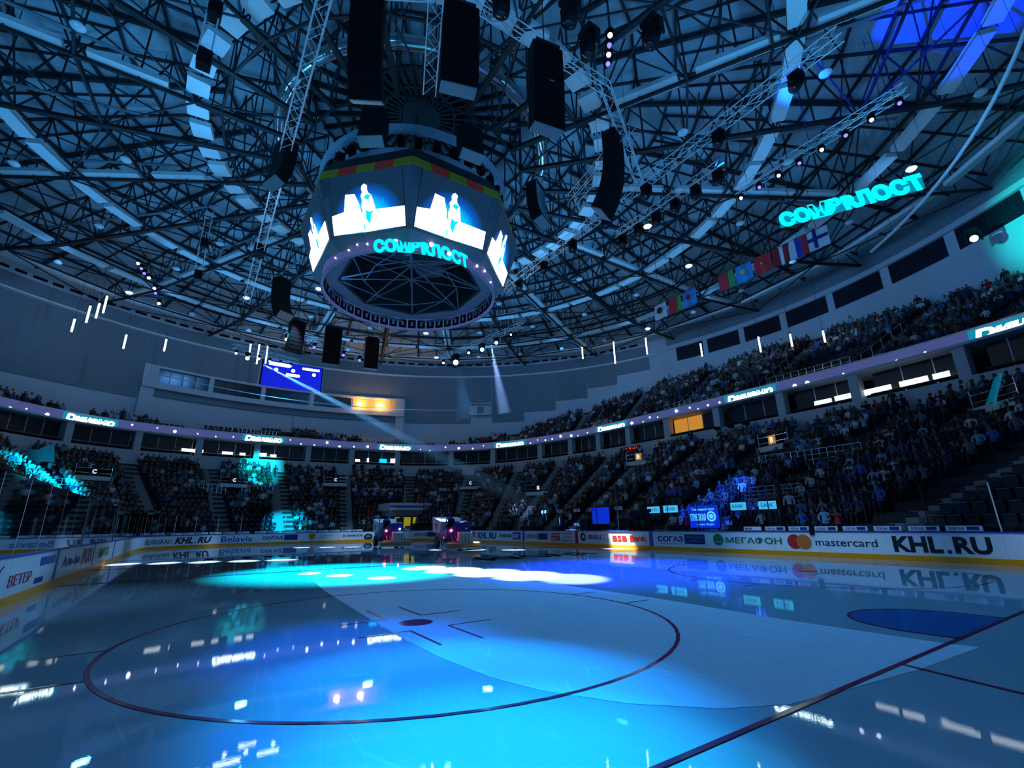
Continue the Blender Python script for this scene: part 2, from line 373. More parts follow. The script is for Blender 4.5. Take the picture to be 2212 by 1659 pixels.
# ------------------------------------------------------------------ rink boards
boards = thing('rink_boards', 'white advertising boards with yellow kickplate and blue rail around the ice', 'boards')
NB = 76; dsb = BP.L/NB
for i in range(NB):
    s0, s1 = i*dsb, (i+1)*dsb
    pan = band(BP, s0+.004, s1-.004, .0, .07, .22, 1.10, .5).obj('board_panel', M['board'], boards)
    band(BP, s0+.003, s1-.003, -.025, .08, 0, .22, .5).obj('kick_plate', M['kick'], boards)
    band(BP, s0, s1, -.03, .11, 1.10, 1.15, .5).obj('top_rail', M['rail'], boards)
def btext(body, sR, sL, z0, ht, m, **k):
    o = text('lettering', body, sL-sR, ht, on_path(BP, sL, z0, -.004), m, boards, **k); return o
def khl(sR, sL, z0, ht, m, shear=0, bold=.04):
    L = sL-sR; btext('KHL', sR+L*.48, sL, z0, ht, m, shear=shear, bold=bold); btext('RU', sR, sR+L*.365, z0, ht, m, shear=shear, bold=bold)
    q = ht*.2; band(BP, sR+L*.40, sR+L*.40+q, -.010, 0, z0, z0+q, .3).obj('full_stop', m, boards)
def bbox(name, sR, sL, z0, z1, m): return band(BP, sR, sL, -.012, 0, z0, z1, .4).obj(name, m, boards)
def bdisc(name, s, z, r, m, off=-.006, n=24, sy=1.):
    b = MB(); b.prism([(r*cos(2*pi*k/n), r*sy*sin(2*pi*k/n)) for k in range(n)], 0, .008, lambda x, y, d: (*BP.at(s-x, off-d), z+y)); return b.obj(name, m, boards)
for s in (14.2, 28.44): bbox('blue_band', s-.15, s+.15, .0, 1.11, M['rail'])
bbox('red_band', 21.22, 21.54, .0, 1.11, M['redink'])
bbox('blue_band', 109.6, 109.9, .0, 1.11, M['rail']); bbox('red_band', 102.35, 102.5, .0, 1.11, M['redink']); bbox('blue_band', 95.2, 95.5, .0, 1.11, M['rail'])
khl(-1.75, 1.34, .34, .62, M['ink'])
btext('mastercard', 1.9, 4.38, .5, .32, M['ink'])
bdisc('red_disc', 5.33, .66, .34, M['crimson']); bdisc('orange_disc', 4.9, .66, .34, M['orangeink'], -.014)
btext('МЕГАФОН', 5.95, 9.0, .5, .34, M['greenink'], bold=.02)
bdisc('green_disc', 9.45, .68, .31, M['greenink']); 
for k in range(3): bdisc('white_dot', 9.3+.13*k, .56, .035, M['white'], -.016, 10)
btext('СОГАЗ', 11.78, 13.66, .52, .32, M['navy'], bold=.03)
bbox('blue_rectangle', 10.3, 11.68, .42, .95, M['navy'])
text('lettering', 'СТРАХОВАЯ', 1.1, .12, on_path(BP, 11.54, .72, -.014), M['greyink'], boards); text('lettering', 'ГРУППА', .7, .12, on_path(BP, 11.34, .52, -.014), M['greyink'], boards)
for z in (.40, .95): bbox('ruled_line', 11.8, 13.6, z, z+.015, M['navy'])
btext('BSB', 16.25, 17.6, .46, .36, M['crimson'], bold=.02); btext('Bank', 14.55, 16.0, .46, .38, M['crimson'], bold=.03)
btext('15', 18.0, 18.46, .42, .5, M['greyink'])
btext('ERIELL', 18.6, 20.1, .56, .28, M['navy'], bold=.01)
bdisc('navy_disc', 20.66, .7, .30, M['navy']); bdisc('pale_dot', 20.6, .72, .12, M['white'], -.016)
for k, t_ in enumerate(('МОСКВА', 'АВТО', 'МИНСК')): btext(t_, 21.95, 23.2-.3*(k == 1), .86-.26*k, .11, M['rail'])
bbox('red_frame', 23.44, 24.54, .36, .96, M['redink'])
text('lettering', 'LIQUI', .95, .24, on_path(BP, 24.46, .68, -.014), M['white'], boards, bold=.02); text('lettering', 'MOLY', .95, .24, on_path(BP, 24.46, .39, -.014), M['white'], boards, bold=.02)
btext('СОГАЗ', 26.4, 28.1, .5, .32, M['navy'], bold=.03); bbox('blue_rectangle', 25.0, 26.3, .42, .92, M['navy'])
btext('THE BEST RUN', 30.4, 32.5, .52, .28, M['ink'], bold=.03)
bbox('blue_rectangle', 28.9, 30.2, .36, .98, M['rail']); text('lettering', 'SAP', .9, .34, on_path(BP, 30.1, .5, -.014), M['white'], boards, bold=.03)
khl(33.04, 36.6, .36, .58, M['navy']); btext('BET', 37.0, 38.9, .42, .5, M['redink'], bold=.03)
btext('СОГАЗ', 47.2, 49.0, .5, .34, M['navy'], bold=.03); bbox('blue_rectangle', 45.9, 47.15, .44, .96, M['navy'])
bdisc('tyre_print', 54.5, .5, .5, M['ink'], n=20, sy=.7); bdisc('tyre_hub', 54.5, .5, .3, M['greyink'], -.016, sy=.7)
btext('HANKOOK', 55.1, 57.0, .56, .24, M['ink'], bold=.03); bdisc('orange_mark', 57.3, .68, .14, M['orangeink'])
bb = MB(); bb.prism([(-.34, .3), (.34, .3), (.34, -.05), (0, -.42), (-.34, -.05)], 0, .01, lambda x, y, d: (*BP.at(60.8-x, -.006-d), .68+y)); bb.obj('gold_shield', M['orangeink'], boards)
btext('БАНК МИНСКА', 58.5, 60.0, .7, .12, M['greyink']); btext('АРЕНА', 59.2, 60.0, .5, .1, M['greyink'])
btext('СОГАЗ', 63.8, 65.8, .5, .34, M['navy'], bold=.03); bbox('blue_rectangle', 62.3, 63.65, .4, .96, M['navy'])
btext('Belavia', 66.7, 69.6, .36, .56, M['navy'])
khl(70.5, 74.1, .36, .6, M['ink'], .25)
btext('BELARUSKALI', 74.5, 78.1, .42, .42, M['ink'], shear=.15)
btext('РОЗ', 103., 105.2, .4, .6, M['redink'], bold=.03); btext('Альфа', 105.7, 108.8, .42, .42, M['navy'])
bbox('blue_rectangle', 110.1, 111.9, .75, .98, M['rail']); bbox('navy_rectangle', 111.2, 112.1, .3, .44, M['navy'])
btext('ВЕТЕР', 112.6, 114.6, .42, .26, M['redink']); btext('CITY', 115.2, 117.2, .7, .24, M['navy']); btext('ВЕЛА', 115.6, 118.4, .34, .26, M['ink'])
btext('МИНСК', 97.5, 100.8, .45, .45, M['greenink'])

# small tilted advertising strips on the rail
def strip_ads(rng, body, cnt, lab):
    for k, (a, c) in enumerate(rng):
        t = thing('rail_advert', lab % (k+1), 'advert', 'small adverts standing on the rail of the boards')
        band(BP, a, c, .02, .09, 1.17, 1.36, .5).obj('plate', M['board'], t)
        text('lettering', body, (c-a)*.42, .1, on_path(BP, c-.08*(c-a), 1.215, .018), M['navy'], t, bold=.03)
        if body == 'СОГАЗ': band(BP, a+.08*(c-a), a+.42*(c-a), .008, .018, 1.2, 1.33, .5).obj('blue_rectangle', M['navy'], t)
ORD = ['first', 'second', 'third', 'fourth', 'fifth', 'sixth', 'seventh', 'eighth', 'ninth', 'tenth', 'eleventh', 'twelfth', 'thirteenth', 'fourteenth', 'fifteenth', 'sixteenth', 'seventeenth', 'eighteenth', 'nineteenth', 'twentieth']
def nth(i): return ORD[i] if i < 20 else '%d%s' % (i+1, {1: 'st', 2: 'nd', 3: 'rd'}.get((i+1) % 10 if (i+1) % 100 not in (11, 12, 13) else 0, 'th'))
for k, (a, c) in enumerate([(6.92, 7.86), (5.7, 6.7), (4.58, 5.52), (3.34, 4.32), (2.16, 3.12), (.94, 1.92), (-.3, .7), (-1.6, -.5)]):
    strip_ads([(a, c)], 'СОГАЗ' if k else 'BELAVIA', 1, 'narrow white advert strip on the rail above the right boards, %s from the left' % nth(k) + '%.0s')
for k in range(15):
    s = 55.2+1.28*k + (.0 if k < 9 else .35)
    strip_ads([(s, s+1.14)], 'KHL.RU', 1, 'narrow white advert strip on the rail of the far boards, %s from the ice resurfacers' % nth(k) + '%.0s')
for k in range(3):
    s = 49.6+1.3*k; strip_ads([(s, s+1.14)], 'KHL.RU', 1, 'narrow white advert strip between the two ice resurfacers, %s from the right' % nth(k) + '%.0s')

# protective glass on the boards, left out only at the pane the camera looks through
glass = thing('rink_glass', 'tall clear protective glass with slim posts standing on the rink boards', 'glass')
camS = min(range(0, int(BP.L)), key=lambda t: hypot(BP.at(t)[0]-CAMP.x, BP.at(t)[1]-CAMP.y))
for i in range(0, NB):
    s0 = i*dsb
    if abs(((s0+dsb/2-camS+BP.L/2) % BP.L)-BP.L/2) < 4.5: continue
    side = 8 < s0 < 37
    if not side:
        band(BP, s0+.03, s0+dsb-.03, .03, .042, 1.16, 2.9 if not (43 < s0 < 80) else 3.3, 1.4).obj('glass_pane', M['glass'], glass)
    x, y = BP.at(s0, .05); member('post', (x, y, 1.15), (x, y, 2.9), .035, M['steel_dark'] if s0 < 60 else M['truss'], glass)
for s in (105.9, 96.6):
    for e in (-.12, .12):
        x, y = BP.at(s+e, .04); member('post', (x, y, 1.15), (x, y, 2.9), .05, M['chrome'], glass)

# ------------------------------------------------------------------ bowl: lower tier
AZ = [i*3. for i in range(121)]
NR = 16
LZ0, LZ1 = .9, 8.8
def rowz(i): return LZ0 + (LZ1-LZ0)*i/(NR-1)
def rowr(p, i): a, c = r0(p), r1(p); return a + (c-a)*i/NR
LAIS = [-139, -121, -109, -92, -78, -68, -55, -45, -34, -22, -9.5, 2.5, 13, 24, 37, 50, 63, 77, 92, 107, 122, 137, -152]
def stepped(f, g, n, name, m, top):
    b = MB(); nz = len(AZ)
    for i in range(n):
        vs = []
        for a in AZ[:-1]:
            p = R_(a); ra, rc, z0, z1, zb = f(p, i)
            vs += [pol(p, ra, zb), pol(p, ra, z1), pol(p, rc, z1)]
        k = nz-1; fs = []
        for j in range(k):
            o = 3*j; q = 3*((j+1) % k); fs += [(o, q, q+1, o+1), (o+1, q+1, q+2, o+2)]
        b.add(vs, fs)
    return b.obj(name, m)
lower = struct(stepped(lambda p, i: (rowr(p, i), rowr(p, i+1)+.01, 0, rowz(i), rowz(i)-.56 if i else -.05), 0, NR, 'stand_lower_tier', M['tier'], 0))
# aisles of pale concrete steps
def aisle(a, nrow, fr, fz, hw, par, name='stair_flight'):
    b = MB(); p = R_(a); e = Vector((cos(p), sin(p), 0)); n = Vector((-sin(p), cos(p), 0)); c = Vector((30, 0, 0))
    for i in range(nrow):
        ra, rc = fr(p, i), fr(p, i+1); zt = fz(i); st = fz(1)-fz(0)
        for (u, v, z) in ((ra-.35*(rc-ra)*0, rc, zt+.02), (ra, (ra+rc)/2, zt-st/2+.02)):
            if z > zt: pass
            P = [c+e*u-n*hw, c+e*v-n*hw, c+e*v+n*hw, c+e*u+n*hw]
            b.hexa([(q.x, q.y, z-.3) for q in P] + [(q.x, q.y, z) for q in P])
        # intermediate step stands proud in front of the riser
        P = [c+e*(ra-.4)-n*hw, c+e*ra-n*hw, c+e*ra+n*hw, c+e*(ra-.4)+n*hw]
        if i: b.hexa([(q.x, q.y, zt-st) for q in P] + [(q.x, q.y, zt-st/2) for q in P])
    return b.obj(name, M['conc'], par)
for a in LAIS: aisle(a, NR, rowr, rowz, .75 if a not in (-121, 2.5) else 1.2, lower)
# ------------------------------------------------------------------ parapet, suites, ribbon fascia
struct(band(LP, 0, LP.L, 0, .22, 8.2, 10.55, 1.5).obj('trim_1', M['wall']))           # white wall below the suites
struct(band(LP, 0, LP.L, .2, 5.5, 10.1, 10.3, 1.5).obj('suite_floor', M['conc']))
struct(band(LP, 0, LP.L, 3.4, 3.6, 10.3, 13.0, 1.5).obj('wall_suites', M['tier']))
struct(band(LP, 0, LP.L, .1, 5.5, 12.72, 12.9, 1.5).obj('ceiling_suites', M['wall']))
led = thing('ribbon_display', 'continuous purple led ribbon display between the suites and the upper stand', 'display')
band(RP, 0, RP.L, -.12, .12, 12.86, 13.86, 1.2).obj('led_band', M['purple'], led)
for z in (12.80, 13.86): band(RP, 0, RP.L, -.16, .14, z, z+(.06 if z < 13 else .12), 1.5).obj('edge_trim', M['white'], led)
din = [(31.5, 25.7), (8., 2.), (-15.8, -21.8), (-39.4, -45.6), (-63.7, -70.6), (-93.9, -101.8), (-123.7, -131)]
for a, c in din:
    sL, sR = s_az(RP, a), s_az(RP, c)
    if sL < sR: sL += RP.L
    text('lettering', 'Dинамо', sL-sR, .78, on_path(RP, sL, 12.98, -.13), M['whitelit'], led, bold=.06, shear=.15, sub=1)
    band(RP, sR-.3, sL+.3, -.135, -.12, 12.9, 13.84, .8).obj('cyan_glow_panel', M['glow'], led)
starm = MB().lathe([(.0, .03), (.09, .03), (.07, -.02)], n=8).mesh('light_point', M['star'])
k = 0; az = -140.
while az < 45:
    d_, nrm = RP.frame(s_az(RP, az)); x, y = RP.at(s_az(RP, az), -.14)
    if not any(c-1.2 < az < a+1.2 for a, c in din):
        sc_ = random.choice([.8, 1.1, 1.9]); z = random.choice([13.05, 13.2, 13.35, 13.55])
        o = link('light_point', starm, led, Matrix.Translation((x, y, z)) @ Vector((-nrm.x, -nrm.y, 0)).to_track_quat('Z', 'Y').to_matrix().to_4x4() @ Matrix.Scale(sc_, 4))
    az += random.uniform(1.6, 3.2)
# suites: pillars and glazing bays
SPIL = [-152, -144, -136, -129.5, -123.5, -113.5, -103.7, -92.3, -81.2, -71.6, -63.9, -56.8, -49.4, -38.7, -30, -19.5, -10.7, -2.7, 6, 14.6, 22.7, 31, 40, 49]
wn = 0
for i in range(len(SPIL)-1):
    a, c = SPIL[i], SPIL[i+1]; s0, s1 = s_az(SP, a), s_az(SP, c)
    if s1 < s0: s1 += SP.L
    x, y = LP.at(s_az(LP, a), .75); d_, nrm = LP.frame(s_az(LP, a)); rot = Matrix(((d_.x, nrm.x, 0), (d_.y, nrm.y, 0), (0, 0, 1)))
    struct(MB().box((x, y, 11.5), (.7, .8, 2.5), rot).obj('pillar', M['wall']))
    lit = a == -92.3 and None
    wn += 1; win = bpy.data.objects.new('window_%d' % wn, None); COL.objects.link(win); struct(win)
    n = max(3, int((s1-s0-1.)/1.5)); wdt = (s1-s0-1.)/n; amber = (-92.4 < a < -92.2) or a == -81.2 and False
    for j in range(n):
        t0 = s0+.5+j*wdt
        band(SP, t0+.05, t0+wdt-.05, .0, .03, 11.1, 12.6, 1.).obj('pane', M['amber'] if (amber and j) else M['glassdark'], win)
        x, y = SP.at(t0, .02); member('mullion', (x, y, 10.4), (x, y, 12.7), .07, M['white'], win)
    band(SP, s0+.5, s1-.5, -.05, .06, 11.02, 11.1, 1.2).obj('sill', M['white'], win)
    band(SP, s0+.5, s1-.5, -.8, -.25, 10.85, 10.95, 1.2).obj('counter', M['steel_dark'], win)
# lit screens on the suite counters
for i, (a, c, h) in enumerate([(16.7, 13.7, .3), (11, 9.4, .28), (8.4, 7.5, .26), (5.4, 4.2, .4), (3.6, 2.6, .3), (-11.3, -12.2, .3), (-13.5, -13.9, .55), (-15.9, -17.3, .5), (-18, -19, .6), (-107.4, -109.6, .3), (-110, -113, .36), (-113.4, -116.2, .34), (-117, -119.6, .36), (-120.0, -121.4, .34)]):
    s1, s0 = s_az(SP, a), s_az(SP, c)
    t = band(SP, s0, s1, -.5, -.44, 10.96, 10.96+h+.12, .8).obj('lit_counter_screen', M['countlit'] if i != 7 else M['tvcyan'])
    tag(t, 'bright white lit panel on a suite counter, %s from the left side of the bowl' % nth(i), 'screen', 'glowing panels on the suite counters')

# ------------------------------------------------------------------ upper tier
UZ = 13.6
def ur(p, i): return min(rbf(p)+.5+.8*i, 46.6)
def uz(i): return UZ+.51*i
upper = struct(stepped(lambda p, i: (ur(p, i), ur(p, i+1)+.01, 0, uz(i) if ur(p, i) < 46.5 else uz(i)*0+13.6, ((uz(i)-.55) if ur(p, i) < 46.5 else 13.6) if i else 12.8), 0, 17, 'stand_upper_tier', M['tier'], 0))
def utop(p): return uz(max(0, min(16, int((46.5-rbf(p)-.5)/.8))))
UAIS = [-152, -138, -124, -113, -99, -83, -70, -58, -43, -28, -14, 1, 15, 30, 45, 60, 75, 90]
for a in UAIS:
    n = max(1, min(16, int((46.4-rbf(R_(a))-.5)/.8))); aisle(a, n, ur, uz, .7, upper)
# outer wall: white lower part, grey cladding, white bands
CL = Path([(30+47*cos(R_(a)), 47*sin(R_(a))) for a in [x*.75 for x in range(480)]])
def cb(a, c, o0, o1, z0, z1, name, m, st=1.6):
    s0, s1 = s_az(CL, a), s_az(CL, c)
    if s1 <= s0: s1 += CL.L
    return band(CL, s0, s1, o0, o1, z0, z1, st).obj(name, m)
outer = struct(cb(0, 359.9, 0, .3, 12, 29.6, 'wall_outer', M['wall']))
def clad(a, c, z0, z1, m=None):
    o = cb(a, c, -.10, -.002, z0, z1, 'cladding_panel', m or M['clad']); o.parent = outer; return o
for a, c, z0, z1 in [(23.1, 60, 17.3, 25.7), (6.6, 23, 21.7, 25.7), (-20.3, -4.6, 21.7, 25.7), (-33.6, -20.4, 17.8, 25.7), (-37.8, -33.7, 19.6, 25.7), (-44.5, -37.9, 17.9, 25.7), (-51, -44.6, 19.4, 25.7), (-57.5, -51.1, 20.9, 25.7), (-63.5, -57.6, 22.4, 25.7), (-70, -63.6, 23.8, 25.7), (-70, 60, 26.1, 27.6), (60, 150, 20, 27.6)]:
    clad(a, c, z0, z1)
    for s in range(1, int((c-a)/3)):
        pass
tb = cb(-72, 60, -.28, 0, 25.78, 26.0, 'ledge_trim', M['white']); tb.parent = outer
for a in range(-68, 58, 4):   # small ventilation slots in the top band
    o = cb(a, a+1.5, -.06, -.01, 27.95, 28.25, 'vent_slot', M['black']); o.parent = outer
    o = cb(a+2.2, a+3.4, -.06, -.01, 27.95, 28.25, 'vent_slot', M['black']); o.parent = outer
# window band on the right
o = cb(-150, -73.5, -.25, 0, 26.2, 26.75, 'ledge_trim', M['wall']); o.parent = outer
o = cb(-150, -73.5, -.06, -.01, 26.8, 29.4, 'cladding_panel', M['clad']); o.parent = outer
for k, (a, c) in enumerate([(-80., -75.2), (-86.2, -80.8), (-92.8, -87.1), (-99.7, -93.8), (-106.9, -100.7), (-114.4, -108.), (-122, -115.6), (-130, -123.4)]):
    wn += 1; win = bpy.data.objects.new('window_%d' % wn, None); COL.objects.link(win); struct(win)
    o = cb(a, c, -.05, -.01, 24.15, 26.15, 'pane', M['glassdark']); o.parent = win
    for q in range(1, 4):
        x, y = CL.at(s_az(CL, a+(c-a)*q/4), -.06); member('mullion', (x, y, 24.15), (x, y, 26.15), .08, M['steel_dark'], win)
for i in range(14):
    a = -150+6*i
# press rooms niche at the far end
niche = bpy.data.objects.new('wall_press_rooms', None); COL.objects.link(niche); struct(niche)
def nb(a, c, o0, o1, z0, z1, name, m): o = cb(a, c, o0, o1, z0, z1, name, m); o.parent = niche; return o
nb(-20.2, 23, -.55, 0, 21.45, 21.75, 'lintel', M['wall']); nb(-20.2, 23, -.9, 0, 18.75, 19.45, 'parapet', M['wall']); nb(-20.2, 23, -.3, 0, 17.9, 18.75, 'recess_band', M['clad'])
nb(21.2, 23, -.6, 0, 15, 21.5, 'end_pier', M['wall']); nb(-20.2, -18.6, -.6, 0, 15, 21.5, 'end_pier', M['wall'])
for a, c in ((14., 21.), (5.8, 13.2), (-2.2, 5.1), (-10., -3.2)):
    nb(a, c, -.12, -.02, 19.5, 21.4, 'dark_window', mat('blue_room_glass', (.01, .03, .10), .2) if a == 14. else M['glassdark'])
    nb(c, c+.7, -.5, 0, 19.4, 21.5, 'mullion_pier', M['wall'])
    for q in range(1, 4):
        x, y = CL.at(s_az(CL, a+(c-a)*q/4), -.14); member('mullion', (x, y, 19.5), (x, y, 21.4), .06, M['steel_dark'], niche)
nb(-18.4, -10.3, -.12, -.02, 19.5, 21.4, 'amber_room_back', mat('amber_room', (.7, .45, .2), .7))
for i, a in enumerate((-11.6, -15.4)):
    x, y = CL.at(s_az(CL, a), -.7); t = thing('wall_lamp', 'glowing yellow floodlight in the press room, %s of two' % ('left' if not i else 'right'), 'lamp', 'yellow lamps in the press room')
    q = MB(); q.lathe([(0, .24), (.26, .2), (.4, .06), (.4, -.06), (.26, -.2), (0, -.24)], (x, y, 20.5), 12); q.obj('bulb', M['yellow_lamp'], t, True); member('bracket', (x, y, 20.6), (*CL.at(s_az(CL, a), -.1), 20.9), .06, M['steel_dark'], t)
    pl = bpy.data.lights.new('lamp_light', 'POINT'); pl.color = (1, .5, .12); pl.energy = 160; pl.shadow_soft_size = .2; po = bpy.data.objects.new('lamp_light', pl); COL.objects.link(po); po.location = (x-.6, y, 20.5)
# commentary box hung on the wall at the right
t = thing('camera_cabin', 'small white box cabin fixed on the grey wall above the far right corner', 'cabin')
x, y = CL.at(s_az(CL, -35.6), -.5); rt = Matrix.Rotation(R_(-35.6), 3, 'Z')
MB().box((x, y, 19.2), (1., 3.6, .25), rt).obj('floor_slab', M['wall'], t); MB().box((x, y, 21.), (1., 3.6, .15), rt).obj('roof_slab', M['wall'], t); MB().box((x+.3*cos(R_(-35.6)), y+.3*sin(R_(-35.6)), 20.1), (.2, 3.6, 1.7), rt).obj('back_wall', M['wall'], t); MB().box((x+.15, y-.1, 20.0), (.1, 1.1, 1.2), rt).obj('hatch', M['clad'], t)
# big video wall
t = thing('video_wall', 'rectangular blue video screen with white glowing shapes on the far wall', 'screen')
nbx = cb(-4.3, 6.3, -.5, -.12, 21.6, 25.75, 'screen_case', M['black']); nbx.parent = t
nbx = cb(-4.1, 6.1, -.56, -.5, 21.7, 25.65, 'screen_face', M['vblue']); nbx.parent = t
for a, c, z0, z1 in ((-3.6, -.6, 25.0, 25.35), (1.6, 5.2, 25.0, 25.5)): o = cb(a, c, -.6, -.56, z0, z1, 'light_bar', M['whitelit']); o.parent = t
text('lettering', 'ДИНАМО', 2.0, .5, on_path(CL, s_az(CL, 2.2), 23.6, -.57), M['whitelit'], t, bold=.08)
for a, z in ((3.9, 24.4), (1.0, 24.6), (-2.7, 24.4)):
    x, y = CL.at(s_az(CL, a), -.58); MB().lathe([(0, .03), (.26, .02), (.26, 0)], (x, y, z), 14, rot=Vector((-1, 0, 0)).to_track_quat('Z', 'Y').to_matrix()).obj('light_spot', M['whitelit'], t)

# ------------------------------------------------------------------ roof
def dz(r): return 33.4 - 3.9*(r/47.)**2
def bz(r): return 26.2 + (0 if r < 36 else (r-36)*.13)
ceil = bpy.data.objects.new('ceiling', None); COL.objects.link(ceil); struct(ceil)
M['deck'] = mat('roof_deck', (.50, .60, .66), .75, noise=.22, scale=.35)
_nt = M['deck'].node_tree; _w = _nt.nodes.new('ShaderNodeTexWave'); _w.inputs['Scale'].default_value = 1.6; _w.bands_direction = 'Y'
_b = _nt.nodes.new('ShaderNodeBump'); _b.inputs['Strength'].default_value = .5; _tc = _nt.nodes.new('ShaderNodeTexCoord')
_nt.links.new(_tc.outputs['Object'], _w.inputs['Vector']); _nt.links.new(_w.outputs['Fac'], _b.inputs['Height']); _nt.links.new(_b.outputs['Normal'], _nt.nodes['Principled BSDF'].inputs['Normal'])
# deck sheets, one per bay
RR = [0, 8, 14, 19.5, 25, 30, 34.5, 40.5, 47.2]
for j in range(48):
    a0, a1 = R_(7.5*j), R_(7.5*(j+1))
    b = MB()
    for i in range(len(RR)-1):
        q0, q1 = RR[i]+.02, RR[i+1]-.02
        P = [pol(a0, q0, dz(q0)), pol(a1, q0, dz(q0)), pol(a1, q1, dz(q1)), pol(a0, q1, dz(q1))]
        b.hexa(P + [(x, y, z+.12) for x, y, z in P])
    b.obj('deck_sheet', M['deck'], ceil)
# purlin rings
for i, r in enumerate([5.5, 8, 10.5, 14, 16.7, 19.5, 22.2, 25, 27.5, 30, 32.3, 34.5, 37.5, 40.5, 43.7]):
    b = MB(); nseg = 24
    for k in range(nseg):
        beam(b, pol(R_(15*k), r, dz(r)-.22), pol(R_(15*k+15), r, dz(r)-.22), .13, .24)
    b.obj('ring_purlin', M['steel'], ceil)
# radial roof beams between the trusses
for k in range(24):
    a = R_(15*k+7.5); b = MB()
    for i in range(2, len(RR)-1): beam(b, pol(a, RR[i], dz(RR[i])-.3), pol(a, RR[i+1], dz(RR[i+1])-.3), .2, .4)
    b.obj('rafter', M['steel'], ceil)
ST = [8, 11, 14, 16.75, 19.5, 22.25, 25, 27.4, 29.8, 32.2, 34.5, 37.5, 40.5, 43.7, 46.9]
for k in range(24):
    a = R_(15*k); e = bpy.data.objects.new('roof_truss', None); COL.objects.link(e); e.parent = ceil
    main = k % 2 == 0; wd_ = .34 if main else .22
    for i in range(len(ST)-1):
        p, q = ST[i], ST[i+1]
        if i % 2 == 0 and i+2 < len(ST): 
            member('bottom_chord', pol(a, p, bz(p)), pol(a, ST[i+2], bz(ST[i+2])), .14 if main and p > 13 else .3, M['steel_dark'], e, .22)
            member('top_chord', pol(a, p, dz(p)-.55), pol(a, ST[i+2], dz(ST[i+2])-.55), .17, M['steel'], e)
        member('post', pol(a, p, bz(p)), pol(a, p, dz(p)-.5), .085, M['steel'], e)
        if i % 2: member('diagonal', pol(a, p, dz(p)-.5), pol(a, q, bz(q)), .085, M['steel'], e)
        else: member('diagonal', pol(a, p, bz(p)), pol(a, q, dz(q)-.5), .085, M['steel'], e)
# ring trusses
for r in (8, 12.7, 19.5, 23.9, 30, 33.2, 40.5):
    e = bpy.data.objects.new('ring_truss', None); COL.objects.link(e); e.parent = ceil
    for k in range(24):
        a0, a1, am = R_(15*k), R_(15*k+15), R_(15*k+7.5)
        member('bottom_chord', pol(a0, r, bz(r)), pol(a1, r, bz(r)), .14, M['steel_dark'], e)
        if r in (12.7, 23.9, 33.2, 40.5):
            member('diagonal', pol(a0, r, bz(r)), pol(am, r, dz(r)-.5), .08, M['steel'], e)
            member('diagonal', pol(a1, r, bz(r)), pol(am, r, dz(r)-.5), .08, M['steel'], e)
# plan bracing between trusses at roof level and at chord level
bays = [(8, 14), (14, 19.5), (19.5, 25), (25, 30), (30, 34.5), (34.5, 40.5), (40.5, 46.5)]
for bi, (p, q) in enumerate(bays):
    e = bpy.data.objects.new('plan_bracing', None); COL.objects.link(e); e.parent = ceil
    for k in range(24):
        a0, a1 = R_(15*k), R_(15*k+15)
        if (k+bi) % 2: member('brace', pol(a0, p, bz(p)), pol(a1, q, bz(q)), .085, M['steel'], e)
        else: member('brace', pol(a1, p, bz(p)), pol(a0, q, bz(q)), .085, M['steel'], e)
        member('brace', pol(a0, p, dz(p)-.5), pol(a1, q, dz(q)-.5), .08, M['steel'], e)
for k in range(36):
    a = R_(10*k); b = MB(); beam(b, pol(a, 1.2, dz(1)-.35), pol(a, 8, dz(8)-.35), .16, .45); b.obj('lantern_rib', M['steel_dark'], ceil)
MB().lathe([(0, 0), (1.6, 0), (1.6, .3), (0, .3)], (30, 0, dz(1)-.6), 20).obj('lantern_cap', M['steel_dark'], ceil)
for r in (2.8, 4.4, 6.6):
    b = MB()
    for k in range(24): beam(b, pol(R_(15*k), r, dz(r)-.5), pol(R_(15*k+15), r, dz(r)-.5), .2, .2)
    b.obj('lantern_ring', M['steel_dark'], ceil)
for k in range(48):   # light purlins under the deck
    a = R_(7.5*k+3.75); b = MB()
    for i in range(3, len(RR)-1): beam(b, pol(a, RR[i], dz(RR[i])-.12), pol(a, RR[i+1], dz(RR[i+1])-.12), .07, .2)
    b.obj('light_purlin', M['steel'], ceil)
for k in range(24):   # cable trays running beside the trusses
    a = R_(15*k+2.6); b = MB()
    beam(b, pol(a, 17, 26.9), pol(a, 33, 26.9), .22, .06); b.obj('cable_tray', M['tray'], ceil)
# thin hanging rods and conduits
b = MB()
for i in range(140):
    a = random.uniform(0, 2*pi); r = random.uniform(8, 44); L = random.choice([.8, 1.5, 2.4, 3.4]); z = dz(r)-.3
    b.tube([pol(a, r, z-L-random.random()), pol(a, r, z)], .025, 4)
for i in range(70):
    a = random.uniform(0, 2*pi); r = random.uniform(9, 40); z = random.uniform(bz(r)-.3, dz(r)-1); q = random.uniform(2, 7)
    if i % 2: b.tube([pol(a, r, z), pol(a, r+q*.8, z)], .05, 5)
    else: b.tube([pol(a+q/r*t/4, r, z) for t in range(5)], .05, 5)
o = b.obj('hanger_rods', M['steel'], ceil); o['kind'] = 'stuff'
